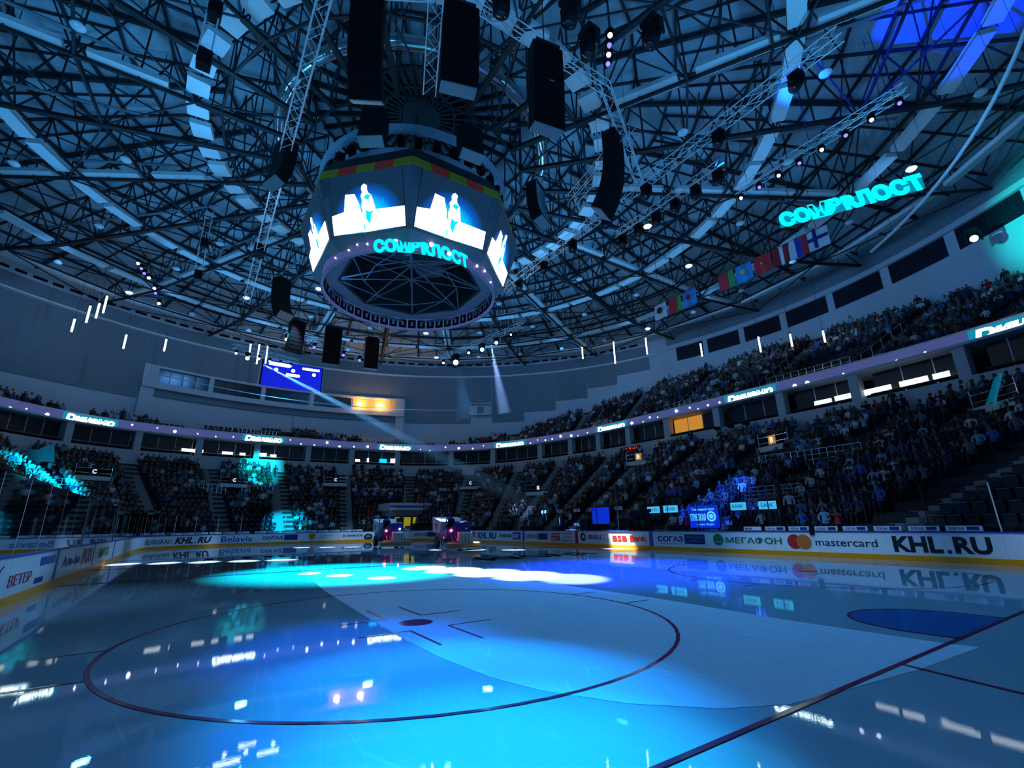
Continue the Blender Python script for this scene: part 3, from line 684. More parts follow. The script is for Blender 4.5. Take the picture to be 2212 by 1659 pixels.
# pale soffit panels: rings and spokes
def soffit(a0, a1, q0, q1, z):
    b = MB(); P = [pol(R_(a0), q0, z), pol(R_(a1), q0, z), pol(R_(a1), q1, z), pol(R_(a0), q1, z)]
    b.hexa(P + [(x, y, z_+.35) for x, y, z_ in P]); b.obj('soffit_panel', M['soffit'], ceil)
for k in range(24): soffit(15*k+1.3, 15*k+6.2, 13.4, 14.55, 26.45); soffit(15*k+8.8, 15*k+13.7, 13.4, 14.55, 26.45)
for k in range(24): soffit(15*k+.9, 15*k+7.0, 24.6, 25.5, 26.45); soffit(15*k+8., 15*k+14.1, 24.6, 25.5, 26.45)
for k in range(24):
    soffit(15*k+.7, 15*k+7.1, 34.1, 34.95, 26.45); soffit(15*k+7.9, 15*k+14.3, 34.1, 34.95, 26.45)
for k in range(24): soffit(15*k+.6, 15*k+14.4, 42.2, 42.8, 27.3)
for k in range(12):
    for q0, q1 in ((15.4, 19.0), (20., 24.3), (26., 29.6), (30.4, 33.8), (35.6, 40.)):
        a = 30*k; b = MB(); c, s_ = cos(R_(a)), sin(R_(a)); hw = .42
        P = [(30+q0*c+s_*hw, q0*s_-c*hw, 26.42), (30+q1*c+s_*hw, q1*s_-c*hw, bz(q1)+.2), (30+q1*c-s_*hw, q1*s_+c*hw, bz(q1)+.2), (30+q0*c-s_*hw, q0*s_+c*hw, 26.42)]
        b.hexa(P + [(x, y, z+.3) for x, y, z in P]); b.obj('soffit_panel', M['soffit'], ceil)
# glossy ring duct round the centre
t = thing('ring_duct', 'shiny round ventilation duct circling above the scoreboard', 'duct')
MB().tube([pol(R_(a), 9.6, 28.4) for a in range(0, 360, 8)], .42, 12, True).obj('duct_tube', M['chrome'], t, True)
for a in range(0, 360, 15): MB().tube([pol(R_(a), 9.6, 28.8), pol(R_(a), 9.6, dz(9.6)-.3)], .04, 5).obj('hanger', M['steel'], t)

# pendant dome lamps under the rings
dome = None
def dome_lamp(x, y, z, lab, lit):
    global dome
    t = thing('dome_lamp', lab, 'lamp', 'round dome lamps hanging under the roof', (x, y, z))
    if dome is None:
        q = MB(); q.lathe([(.05, .22), (.2, .18), (.32, 0), (.34, -.03)], n=12); g = MB(); g.lathe([(.33, -.03), (.26, -.12), (.1, -.17), (0, -.18)], n=12); s_ = MB(); s_.tube([(0, 0, .2), (0, 0, 1.1)], .02, 4)
        dome = (q.mesh('reflector', M['soffit'], True), g.mesh('glass_cover', mat('frosted_cover', (.75, .85, .9), .2), True), s_.mesh('stem', M['steel']), g.mesh('glass_cover_lit', emi('lit_cover', (.55, .65, 1.), 4), True))
    link('reflector', dome[0], t); link('glass_cover', dome[3] if lit else dome[1], t); link('stem', dome[2], t)
n = 0
for r, da, off in ((19.0, 30, 9), (26.5, 15, 5), (35.6, 10, 3)):
    a = off
    while a < 360+off:
        aa = (a+180) % 360-180
        if -165 < aa < 100:
            dome_lamp(*pol(R_(aa), r, 25.4), 'round dome lamp on the %s lamp ring under the roof, %s from the right' % ({19.0: 'inner', 26.5: 'middle', 35.6: 'outer'}[r], nth(int((aa+165)//da))), (n*7) % 5 == 0)
            n += 1
        a += da

# ------------------------------------------------------------------ lighting trusses
def box_truss(name, p0, p1, hw, lab, seg=.7, mtl='truss'):
    p0, p1 = Vector(p0), Vector(p1); t = thing(name, lab, 'truss', None, (0, 0, 0)); d = (p1-p0); L = d.length; d.normalize()
    u = d.cross(Vector((0, 0, 1))).normalized(); v = Vector((0, 0, 1)); n = int(L/seg)
    for su in (-1, 1):
        for sv in (-1, 1): MB().tube([p0+u*hw*su+v*hw*sv, p1+u*hw*su+v*hw*sv], .028, 5).obj('chord_tube', M[mtl], t)
    for face in ((u, v, 1), (u, v, -1), (v, u, 1), (v, u, -1)):
        b = MB()
        for i in range(n):
            a = p0+d*(L*i/n); c = p0+d*(L*(i+1)/n); s_ = 1 if i % 2 else -1
            b.tube([a+face[0]*hw*s_+face[1]*hw*face[2], c-face[0]*hw*s_+face[1]*hw*face[2]], .016, 4)
        b.obj('lattice', M[mtl], t)
    for q in (.08, .5, .92):
        c = p0+d*L*q; MB().tube([c+v*hw, Vector((c.x, c.y, 26.6))], .015, 4).obj('hoist_chain', M['steel_dark'], t)
    return t
box_truss('lighting_truss', (10, 9.2, 22), (27.2, 9.2, 22), .26, 'long silvery box truss hanging left of the scoreboard, nearest to the camera')
box_truss('lighting_truss', (28.6, 9.2, 22), (37.5, 9.2, 22), .26, 'silvery box truss section left of the scoreboard, between the two black motor boxes')
box_truss('lighting_truss', (38.6, 9.2, 22), (48, 9.2, 22), .26, 'silvery box truss section left of the scoreboard, beyond the farther motor box')
box_truss('lighting_truss', (6, -10, 22), (33.6, -10, 22), .26, 'longest silvery box truss running right of the scoreboard towards the upper right')
box_truss('lighting_truss', (13.5, -12.7, 22), (22.0, -12.7, 22), .24, 'short silvery truss with red tipped spotlights right of the long truss')
box_truss('lighting_truss', (5.5, -15.8, 22), (14.5, -15.8, 22), .24, 'silvery truss at right with a row of small violet lights below it')
box_truss('lighting_truss', (11.6, 6.4, 22.4), (18.6, 3.8, 22.4), .3, 'short silvery box truss behind the curved speaker above the scoreboard')
box_truss('lighting_truss', (14.6, -6.4, 22.2), (21., -7.4, 22.2), .3, 'short bright box truss beside the curved black speaker right of the scoreboard')
box_truss('lighting_truss', (50, 5.5, 20.6), (53, -3.2, 20.6), .26, 'horizontal silvery truss with violet spotlights behind the scoreboard')
box_truss('lighting_truss', (58, 9.5, 20.8), (60, 2.5, 20.8), .26, 'distant silvery truss with cyan spotlights above the video wall')
box_truss('lighting_truss', (52, -12.5, 21.5), (40, -16.5, 22.5), .24, 'distant silvery truss with bright blue spotlights right of the scoreboard')
for x, y, z0, z1, lb in ((20.6, 13, 20.6, 26, 'nearer'), (41.0, 12.9, 20.4, 26, 'farther')):
    t = thing('ladder_truss', 'short upright silvery ladder truss left of the long truss, %s of two' % lb, 'truss', 'upright ladder trusses at the left')
    for e_y in (-.22, .22): MB().tube([(x, y+e_y, z0), (x, y+e_y, z1)], .035, 6).obj('chord_tube', M['truss'], t)
    b = MB()
    for i in range(int((z1-z0)/.6)): b.tube([(x, y-.22, z0+.6*i), (x, y+.22, z0+.6*i)], .02, 4)
    b.obj('rungs', M['truss'], t)
    for zz in (z0-.2, z0+2.6): MB().box((x, y-.05, zz), (.5, .5, .75)).obj('hoist_motor', M['black'], t)
for x in (27.9, 38.05):
    t = thing('motor_box', 'black chain motor box on the left truss, %s of two' % ('nearer' if x < 30 else 'farther'), 'box', 'black motor boxes on the left truss')
    MB().box((x, 9.2, 22), (1.0, .8, .8)).obj('case', M['black'], t); MB().tube([(x, 9.2, 22.4), (x, 9.2, 26.3)], .03, 5).obj('chain', M['steel_dark'], t)
# ring truss carrying the loudspeakers (polygon of short truss sections)
t = thing('ring_lighting_truss', 'polygonal silvery truss ring above the hanging loudspeakers', 'truss')
NP = 12
for k in range(NP):
    a0, a1 = R_(30*k+15), R_(30*k+45); r = 16.2
    if not (145 < (30*k+30) % 360 < 235): continue
    for dr in (-.25, .25):
        for z in (23.2, 23.7):
            MB().tube([pol(a0, r+dr, z), pol(a1, r+dr, z)], .03, 5).obj('chord_tube', M['truss'], t)
    b = MB(); n = 12
    p0, p1 = Vector(pol(a0, r, 0)), Vector(pol(a1, r, 0)); e0 = Vector((cos((a0+a1)/2), sin((a0+a1)/2), 0))
    for i in range(n):
        a = p0.lerp(p1, i/n); c = p0.lerp(p1, (i+1)/n); s_ = .25 if i % 2 else -.25
        b.tube([a+e0*s_+Vector((0, 0, 23.2)), c-e0*s_+Vector((0, 0, 23.2))], .018, 4); b.tube([a+e0*.25+Vector((0, 0, 23.45+s_)), c+e0*.25+Vector((0, 0, 23.45-s_))], .018, 4)
        b.tube([a-e0*.25+Vector((0, 0, 23.45+s_)), c-e0*.25+Vector((0, 0, 23.45-s_))], .018, 4)
    b.obj('lattice', M['truss'], t)
    MB().tube([pol(a0, r, 23.7), pol(a0, r, 26.3)], .03, 5).obj('hoist_chain', M['steel_dark'], t)

# ------------------------------------------------------------------ line array loudspeakers
cabm = {}
def line_array(x, y, ztop, zbot, face, lab, wd=1.35, n=12, curve=.5, back=False):
    t = thing('line_array', lab, 'loudspeaker', 'hanging loudspeaker columns around the scoreboard', (x, y, ztop), face)
    h = (ztop-zbot)/n; key = (wd, round(h, 2))
    if key not in cabm:
        b = MB(); b.hexa([(-.35, -wd/2*.94, -h*.99), (.35, -wd/2, -h*.99), (.35, wd/2, -h*.99), (-.35, wd/2*.94, -h*.99), (-.35, -wd/2*.94, 0), (.35, -wd/2, 0), (.35, wd/2, 0), (-.35, wd/2*.94, 0)])
        g = MB(); g.box((.36, 0, -h*.48), (.03, wd*.94, h*.84))
        cabm[key] = (b.mesh('cabinet', M['black']), g.mesh('grille', M['spk']))
    px, pz, ang = 0., 0., 0.
    for i in range(n):
        ang = curve*(i/n)**2
        c = link('cabinet', cabm[key][0], t); c.location = (px, 0, pz); c.rotation_euler = (0, ang, 0)
        g = link('grille', cabm[key][1], c)
        px -= h*sin(ang); pz -= h*cos(ang)
    MB().box((px, 0, pz-.03), (.62, wd*.95, .06), Matrix.Rotation(ang, 3, 'Y')).obj('base_plate', M['greyink'], t)
    b = MB(); b.box((0, 0, .1), (.8, wd*.8, .12)); b.obj('fly_frame', M['steel_dark'], t)
    MB().tube([(0, 0, .1), (0, 0, 26-ztop)], .03, 5).obj('chain', M['steel_dark'], t)
    return t
PF = lambda a: R_(a)
line_array(*pol(R_(151.0), 15.4, 22.9)[:2], 23.0, 18.5, PF(151.5), 'tall curved black speaker column above left of the scoreboard', n=14, curve=.75)
line_array(*pol(R_(165), 15.8, 22.9)[:2], 22.9, 18.75, PF(163), 'straight black speaker column directly above the scoreboard', n=14, curve=.12, wd=1.55)
line_array(*pol(R_(179.6), 16., 22.6)[:2], 22.6, 18.2, PF(-190), 'straight black speaker column above right of the scoreboard', n=14, curve=.12, wd=1.5)
line_array(*pol(R_(-157.2), 15.4, 22.3)[:2], 22.3, 17.6, PF(-159), 'tall curved black speaker column right of the scoreboard', n=14, curve=.75)
for a, z0, z1, s_ in ((146, 22.8, 20.7, 'upper left front'), (176, 22.8, 20.9, 'upper right front'), (112, 22.4, 19.6, 'left side'), (-152, 22.2, 19.4, 'right side')):
    line_array(*pol(R_(a), 9.9, z0)[:2], z0, z1, R_(a+180), 'short black speaker column tucked against the %s of the scoreboard' % s_, n=8, curve=.5)
line_array(*pol(R_(30), 14.0, 22)[:2], 22.0, 18.3, R_(30), 'brown backed curved speaker column seen beyond the lower left of the scoreboard', n=12, curve=.9)
line_array(*pol(R_(16), 17.5, 22)[:2], 20.4, 17.4, R_(200), 'black speaker column beyond the lower left of the scoreboard, right of the curved one', n=9, curve=.5)
line_array(*pol(R_(5), 17.0, 22)[:2], 20.6, 16.8, R_(175), 'wide flat brown backed speaker column below the scoreboard', n=10, curve=.05, wd=1.6)
line_array(*pol(R_(-8), 17.0, 22)[:2], 20.2, 17.0, R_(175), 'black speaker column below the scoreboard, right of the brown one', n=9, curve=.1)

# ------------------------------------------------------------------ centre hung scoreboard
sb = thing('scoreboard', 'huge octagonal hanging video cube glowing white and cyan over centre ice', 'scoreboard')
C0 = Vector((30, 0, 0))
def ov(k, r, z): a = R_(67.5+45*k); return Vector((30+r*cos(a), r*sin(a), z))
M['sbgrey'] = mat('scoreboard_grey', (.16, .18, .21), .5, .2); M['sbdark'] = mat('scoreboard_dark', (.03, .035, .045), .5); M['sbpale'] = mat('scoreboard_pale', (.45, .48, .60), .5)
M['tvback'] = bpy.data.materials.new('video_gradient'); M['tvback'].use_nodes = True
nt = M['tvback'].node_tree; b_ = nt.nodes['Principled BSDF']; b_.inputs['Base Color'].default_value = (.02, .02, .03, 1)
tc = nt.nodes.new('ShaderNodeTexCoord'); sx = nt.nodes.new('ShaderNodeSeparateXYZ'); gr = nt.nodes.new('ShaderNodeTexGradient'); gr.gradient_type = 'SPHERICAL'
mp = nt.nodes.new('ShaderNodeMapping'); mp.inputs['Location'].default_value = (0, 0, .12); mp.inputs['Scale'].default_value = (1, .42, .42)
cr = nt.nodes.new('ShaderNodeValToRGB'); e_ = cr.color_ramp.elements; e_[0].position = .05; e_[0].color = (.004, .02, .05, 1); e_[1].position = .55; e_[1].color = (0, .55, 1, 1); k_ = cr.color_ramp.elements.new(.3); k_.color = (0, .10, .55, 1)
nt.links.new(tc.outputs['Object'], mp.inputs['Vector']); nt.links.new(mp.outputs[0], gr.inputs[0]); nt.links.new(gr.outputs['Fac'], cr.inputs[0]); nt.links.new(cr.outputs[0], b_.inputs['Emission Color']); b_.inputs['Emission Strength'].default_value = 1.1
fig = [(-.52, .0), (-.40, .25), (-.46, .5), (-.36, .8), (-.42, 1.05), (-.34, 1.35), (-.42, 1.6), (-.30, 1.78), (-.36, 1.95), (-.30, 2.12), (-.14, 2.2), (.02, 2.1), (.0, 1.9), (.06, 1.72), (.26, 1.55), (.36, 1.2), (.46, .8), (.40, .45), (.44, .1), (.40, -.3), (-.45, -.3)]
SCR = []
for k in range(8):
    A0, B0, A1, B1 = ov(k, 6.6, 18.25), ov(k+1, 6.6, 18.25), ov(k, 7.75, 21.6), ov(k+1, 7.75, 21.6)
    # screen inset between the corner pillars; viewer outside: left = lower azimuth? (counter-clockwise is to the right)
    p00 = A0.lerp(B0, .04); p10 = A0.lerp(B0, .96); p01 = A1.lerp(B1, .11); p11 = A1.lerp(B1, .89)
    nrm = (p10-p00).cross(p01-p00).normalized()
    MB().hexa([p00-nrm*.25, p10-nrm*.25, p11-nrm*.25, p01-nrm*.25, p00, p10, p11, p01]).obj('screen_case', M['black'], sb)
    mid = (p00+p10)/2; X = (p10-p00).normalized(); Y = (((p01+p11)/2)-mid).normalized(); Hh = (((p01+p11)/2)-mid).length; hb = (p10-p00).length/2; ht_ = (p11-p01).length/2
    org = mid+Y*.9; mw = Matrix(((nrm.x, X.x, Y.x, org.x), (nrm.y, X.y, Y.y, org.y), (nrm.z, X.z, Y.z, org.z), (0, 0, 0, 1)))
    q = MB(); q.add([(.01, -hb, -.9), (.01, hb, -.9), (.01, ht_, Hh-.9), (.01, -ht_, Hh-.9)], [(0, 1, 2, 3)])
    o = link('video_picture', q.mesh('video_picture', M['tvback']), sb, mw)
    def loc(x, y, d): return (mw @ Vector((.02+d, x, y-.85)))
    MB().prism([(-hb+.05, 0), (hb-.05, 0), (hb-.02, 1.15), (.35, 1.2), (.3, .0)], 0, .01, loc).obj('white_shape', M['tvwhite'], sb)
    MB().prism([(-hb+.05, 0), (-.2, 0), (-.5, 1.6), (-.75, 2.25), (-1.35, 2.3), (-1.5, 1.3), (-hb+.02, 1.15)], 0, .01, loc).obj('white_shape', M['tvwhite'], sb)
    MB().prism([(-.2, 0), (.3, 0), (.35, .9), (.1, 1.1), (-.1, .6)], 0, .006, loc).obj('white_shape', M['tvwhite'], sb)
    MB().prism([(x+.05, y*1.12+.3) for x, y in fig], .012, .02, loc).obj('player_figure', M['tvwhite'], sb)
    MB().prism([(-.2, 1.95), (.1, 1.8), (.28, 2.05), (.0, 2.15)], .022, .026, loc).obj('cyan_shape', M['tvcyan'], sb)
    MB().prism([(-.12, .7), (.12, .35), (.22, .95), (.42, 1.15), (.1, 1.1), (-.1, 1.25)], .022, .026, loc).obj('cyan_shape', M['tvcyan'], sb)
    MB().prism([(-.32, .3), (-.18, -.1), (-.26, .6)], .022, .026, loc).obj('cyan_shape', M['tvcyan'], sb)
    # corner pillar wedge
    P0a, P0b = ov(k-1, 6.6, 18.25).lerp(A0, .965), A0.lerp(B0, .035); P1a, P1b = ov(k-1, 7.75, 21.6).lerp(A1, .895), A1.lerp(B1, .105)
    def inn(p, f=.95): return Vector((30+(p.x-30)*f, p.y*f, p.z))
    b = MB(); b.hexa([inn(P0a), inn(A0), A0, P0a, inn(P1a), inn(A1), A1, P1a]); b.hexa([inn(A0), inn(P0b), P0b, A0, inn(A1), inn(P1b), P1b, A1]); b.obj('corner_pillar', M['sbgrey'], sb)
    # coloured band above the screens
    cols = [('band_green', (.10, .24, .02)), ('band_red', (.30, .04, .02)), ('band_green', (.10, .24, .02)), ('band_red', (.30, .04, .02)), ('band_green', (.10, .24, .02))]
    A2, B2, A3, B3 = ov(k, 7.8, 21.62), ov(k+1, 7.8, 21.62), ov(k, 7.65, 22.25), ov(k+1, 7.65, 22.25)
    for j, (nm, cc) in enumerate(cols):
        if nm not in M: M[nm] = mat(nm, cc, .5, 0, cc, .10)
        u0, u1 = j/5+.003, (j+1)/5-.003; zz = .0 if j % 2 else -.0
        b = MB(); b.hexa([inn(A2.lerp(B2, u0)), inn(A2.lerp(B2, u1)), A2.lerp(B2, u1), A2.lerp(B2, u0), inn(A3.lerp(B3, u0)), inn(A3.lerp(B3, u1)), A3.lerp(B3, u1), A3.lerp(B3, u0)]); b.obj('colour_band', M[nm], sb)
    # hood and bottom ledge
    b = MB(); b.hexa([ov(k, 7.65, 22.27), ov(k+1, 7.65, 22.27), inn(ov(k+1, 7.65, 22.27)), inn(ov(k, 7.65, 22.27)), ov(k, 6.9, 23.5), ov(k+1, 6.9, 23.5), inn(ov(k+1, 6.9, 23.5)), inn(ov(k, 6.9, 23.5))]); b.obj('hood_panel', M['sbdark'], sb)
    b = MB(); b.hexa([ov(k, 6.62, 18.22), ov(k+1, 6.62, 18.22), ov(k+1, 5.95, 17.75), ov(k, 5.95, 17.75), ov(k, 6.62, 18.05), ov(k+1, 6.62, 18.05), ov(k+1, 5.95, 17.6), ov(k, 5.95, 17.6)]); b.obj('lower_ledge', M['sbgrey'], sb)
    # radial steel frame inside
    hub = (30, 0, 19.6)
    member('spoke', hub, ov(k, 5.1, 18.0), .07, M['sbpale'], sb); member('spoke', (30, 0, 18.4), ov(k, 5.1, 18.0), .05, M['sbpale'], sb)
    member('tie_rod', ov(k, 3.2, 18.0), ov(k+1, 3.2, 18.0), .05, M['sbpale'], sb); member('tie_rod', ov(k, 3.2, 18.0), ov(k+1, 5.1, 18.0), .05, M['sbpale'], sb)
    member('hanger', ov(k, 5.9, 23.5), ov(k, 5.9, 27.), .08, M['steel_dark'], sb)
    # octagonal flat soffit ring
    b = MB(); b.hexa([ov(k, 6.0, 17.9), ov(k+1, 6.0, 17.9), ov(k+1, 5.0, 17.9), ov(k, 5.0, 17.9), ov(k, 6.0, 17.98), ov(k+1, 6.0, 17.98), ov(k+1, 5.0, 17.98), ov(k, 5.0, 17.98)]); b.obj('soffit_ring', M['sbpale'], sb)
    b = MB(); b.hexa([ov(k, 5.0, 17.98), ov(k+1, 5.0, 17.98), inn(ov(k+1, 5.0, 17.98)), inn(ov(k, 5.0, 17.98)), ov(k, 6.6, 22.2), ov(k+1, 6.6, 22.2), inn(ov(k+1, 6.6, 22.2)), inn(ov(k, 6.6, 22.2))]); b.obj('inner_wall', M['sbdark'], sb)
member('centre_post', (30, 0, 17.9), (30, 0, 20.4), .16, M['sbpale'], sb, kind='rod')
MB().lathe([(0, 19.9), (1.1, 19.9), (1.2, 20.2), (1.2, 22)], (30.6, -1.6, 0), 16).obj('hanging_drum', M['sbgrey'], sb)
CRP = lambda r: Path([(30+r*cos(R_(a)), r*sin(R_(a))) for a in range(0, 360, 4)])
c58, c62, c68 = CRP(5.85), CRP(6.3), CRP(6.75)
band(c58, 0, c58.L, -.12, 0, 17.02, 17.95, .6).obj('led_ring', M['purple'], sb)
band(c58, 0, c58.L, -.02, .06, 16.96, 17.03, .6).obj('ring_rim', M['sbpale'], sb); band(c58, 0, c58.L, -.02, .06, 17.93, 18.0, .6).obj('ring_rim', M['sbpale'], sb)
mm = MB().box((0, 0, 0), (.06, .62, .7)).mesh('led_module', M['black']); m2 = MB().box((-.04, 0, 0), (.03, .16, .34)).mesh('module_label', M['sbpale'])
for i in range(48):
    a = R_(7.5*i); mw = Matrix.Translation((30+5.70*cos(a), 5.70*sin(a), 17.48)) @ Matrix.Rotation(a, 4, 'Z')
    o = link('led_module', mm, sb, mw); o2 = bpy.data.objects.new('module_label', m2); COL.objects.link(o2); o2.parent = o
for a, z, sc_ in ((120, 17.5, .8), (126, 17.7, .7), (133, 17.6, .9), (150, 17.75, 1.5), (170, 17.7, 1.8), (181, 17.4, 1.9), (203, 17.5, 1.2), (212, 17.6, 1.2), (222, 17.3, 1.), (108, 17.4, .8)):
    p = Vector((30+5.87*cos(R_(a)), 5.87*sin(R_(a)), z)); link('light_point', starm, sb, Matrix.Translation(p) @ Vector((cos(R_(a)), sin(R_(a)), 0)).to_track_quat('Z', 'Y').to_matrix().to_4x4() @ Matrix.Scale(sc_*.8, 4))
text('lettering', 'СОМВRЛОСТ', 5.9, .92, lambda x, y, d: (30+(5.9+d)*cos(R_(137)+x/5.9), (5.9+d)*sin(R_(137)+x/5.9), 16.9+y), M['cyanlit'], sb, bold=.07, shear=-.2, sub=1)
band(c62, 0, c62.L, -.15, .02, 23.5, 24.0, .7).obj('upper_ring_band', M['sbpale'], sb); band(c68, 0, c68.L, -.15, .02, 24.75, 25.4, .7).obj('upper_ring_band', M['sbpale'], sb)
bx_ = MB().box((0, 0, 0), (.4, .42, .55)).mesh('amplifier_box', M['black'])
for i in range(36):
    a = R_(10*i); link('amplifier_box', bx_, sb, Matrix.Translation((30+6.4*cos(a), 6.4*sin(a), 24.36)) @ Matrix.Rotation(a, 4, 'Z'))
    if i % 3 == 0: member('hanger', pol(a, 6.5, 24), pol(a, 6.5, 27), .06, M['steel_dark'], sb)

# ------------------------------------------------------------------ moving head spotlights
mh = {}
def moving_head(x, y, z, aim, lens, lab, grp, big=1.):
    t = thing('moving_head', lab, 'spotlight', grp, (x, y, z)); t.scale = (big,)*3
    if not mh:
        b = MB(); b.box((0, 0, -.06), (.34, .3, .12)); b.box((0, 0, .03), (.1, .1, .08)); mh['base'] = b.mesh('base', M['black'])
        b = MB(); b.box((-.2, 0, -.3), (.05, .12, .4)); b.box((.2, 0, -.3), (.05, .12, .4)); b.box((0, 0, -.13), (.44, .14, .05)); mh['yoke'] = b.mesh('yoke', M['black'])
        b = MB(); b.lathe([(0, -.22), (.1, -.22), (.15, -.1), (.16, .12), (.14, .24), (.12, .24)], n=10); mh['head'] = b.mesh('head', M['black'], True)
        b = MB(); b.lathe([(.125, .235), (.08, .26), (0, .27)], n=10); mh['lens'] = b
        b = MB(); b.box((0, -.16, -.06), (.06, .04, .05)); mh['ind'] = b.mesh('indicator', M['redlamp'])
    if lens not in mh: mh[lens] = mh['lens'].mesh('lens_'+lens, M[lens], True)
    link('base', mh['base'], t); link('yoke', mh['yoke'], t)
    h = link('head', mh['head'], t); h.location = (0, 0, -.36)
    h.rotation_euler = (Vector(aim)-Vector((x, y, z))).to_track_quat('Z', 'Y').to_euler()
    link('lens', mh[lens], h)
    if grp.startswith('red'): link('indicator', mh['ind'], t)
M['darklens'] = mat('dark_lens', (.02, .02, .03), .05)
cx = (1.2, 10.6, 1.7)
for i in range(6): moving_head(21.6-1.55*i, -12.7, 21.72, (20, -4, 0), 'darklens', 'black spotlight with a red tip under the short right truss, %s from the scoreboard end' % nth(i), 'red tipped spotlights on the short right truss', 1.5)
for i in range(8): moving_head(14.3-1.2*i, -15.8, 21.72, cx, 'bluelamp' if i % 2 else 'whitelamp', 'small glowing violet spotlight under the far right truss, %s from the scoreboard end' % nth(i), 'violet spotlights on the right truss', .8)
for i, x in enumerate((31, 27.5, 24, 20.5, 17, 12, 8)): moving_head(x, -10, 21.7, (20, 0, 0), 'darklens', 'black spotlight under the longest right truss, %s from the scoreboard' % nth(i), 'black spotlights on the longest right truss', 1.6)
for i, (x, y, l) in enumerate(((51.2, 2.4, 'bluelamp'), (50.3, 5.2, 'whitelamp'), (52.0, -.8, 'bluelamp'), (52.8, -2.8, 'bluelamp'))): moving_head(x, y, 20.25, cx, l, 'glowing violet spotlight on the truss below the scoreboard, %s listed from its middle' % nth(i), 'violet spotlights below the scoreboard', 1.3)
for i in range(6): moving_head(58.1+.33*i, 9.1-1.15*i, 20.4, cx, 'cyanlamp' if i not in (4,) else 'whitelamp', 'glowing cyan spotlight on the distant truss above the video wall, %s from the left' % nth(i), 'cyan spotlights above the video wall', 1.0 if i != 1 else 1.7)
for i in range(6): moving_head(51.5-2.*i, -12.6-.68*i, 21.2+.17*i, cx, 'cyanlamp' if i in (1, 3) else 'whitelamp', 'bright blue white spotlight on the distant truss right of the scoreboard, %s from the left' % nth(i), 'bright spotlights right of the scoreboard', (1., 2.6, 1.1, 1.9, 1.5, .8)[i])
for i, (a, z) in enumerate(((42.8, 23.9), (41.3, 23.3), (40.3, 23.1), (38.5, 22.0), (37.5, 21.2), (42., 23.6), (38.9, 22.4))): x, y, _ = pol(R_(a), 26, 0); moving_head(x, y, z+.3, cx, 'bluelamp' if i % 2 else 'whitelamp', 'violet spotlight in the slanting row at the far left, %s of the row' % nth(i), 'violet spotlights at the far left', 1.)
for i in range(4): moving_head(11.8+.35*i, -1.9-.3*i, 22.9+.0*i, cx, 'bluelamp' if i % 2 else 'whitelamp', 'glowing blue spotlight in the cluster at the top right of centre, %s of four' % nth(i), 'blue spotlights at the top right of centre', .9)
for i, (x, y) in enumerate(((13.4, 14.2), (15.5, 14.2), (12.8, 3.2), (12.2, -1.), (11.6, .6), (10.4, -3.))): moving_head(x, y, 22.6, (20, 0, 0), 'darklens', 'large black spotlight hanging high above the camera, %s from the left' % nth(i), 'large black spotlights overhead', 2.2)
moving_head(8.2, -38.9, 24.0, cx, 'cyanlamp', 'large glowing turquoise spotlight high on the right edge wall', 'turquoise spotlight', 2.2)
# emissive white upright tubes hung on wires
tm = None
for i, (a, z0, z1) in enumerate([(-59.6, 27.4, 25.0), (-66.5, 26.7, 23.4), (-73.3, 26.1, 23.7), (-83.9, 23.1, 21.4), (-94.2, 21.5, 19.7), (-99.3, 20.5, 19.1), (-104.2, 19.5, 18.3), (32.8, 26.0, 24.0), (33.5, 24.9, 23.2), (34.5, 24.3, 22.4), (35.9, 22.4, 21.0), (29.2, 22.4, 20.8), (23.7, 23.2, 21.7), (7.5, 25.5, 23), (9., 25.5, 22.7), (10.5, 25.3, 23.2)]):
    x, y, _ = pol(R_(a), 40, 0); t = thing('glow_tube', 'slim white vertical tube light hanging before the stands, %s from the right' % nth(i), 'lamp', 'white tube lights hanging before the stands')
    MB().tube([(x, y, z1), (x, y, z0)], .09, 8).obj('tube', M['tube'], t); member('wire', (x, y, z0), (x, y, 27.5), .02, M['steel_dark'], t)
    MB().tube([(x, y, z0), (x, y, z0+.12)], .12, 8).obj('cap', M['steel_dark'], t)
# thin pale tubes bent in arcs, with wires
def tube_arc(a0, a1, r, z, lab, m, rad):
    t = thing('arc_tube', lab, 'rail'); MB().tube([pol(R_(a0+(a1-a0)*i/24), r, z) for i in range(25)], rad, 6).obj('tube', m, t, True)
    for i in range(0, 25, 3): p = pol(R_(a0+(a1-a0)*i/24), r, z); member('wire', p, (p[0], p[1], 26.4), .012, M['steel_dark'], t)
tube_arc(31, -33, 31, 16.3, 'thin pale suspended rail curving in front of the far wall', M['white'], .05)
tube_arc(-160, -128, 31, 18.6, 'thin pale suspended rail curving across the upper right corner', M['white'], .09)
# emissive cyan letters repeating the scoreboard text, with wires
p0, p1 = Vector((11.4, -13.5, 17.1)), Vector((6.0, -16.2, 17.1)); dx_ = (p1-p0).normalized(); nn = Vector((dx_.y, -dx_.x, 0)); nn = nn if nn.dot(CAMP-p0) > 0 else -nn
t = thing('cyan_letters', 'long glowing cyan letter sign hanging at the upper right', 'sign')
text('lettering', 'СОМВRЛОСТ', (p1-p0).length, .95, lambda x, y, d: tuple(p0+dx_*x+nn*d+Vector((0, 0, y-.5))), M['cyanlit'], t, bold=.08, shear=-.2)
b = MB(); beam(b, p0-nn*.06-Vector((0, 0, .1)), p1-nn*.06-Vector((0, 0, .1)), .06, .62); b.obj('glow_strip', M['glow'], t)  # emissive strip painting the glow that merges the letters
for q in (.1, .9): c = p0.lerp(p1, q); member('wire', c, (c.x, c.y, 26.4), .02, M['steel_dark'], t)
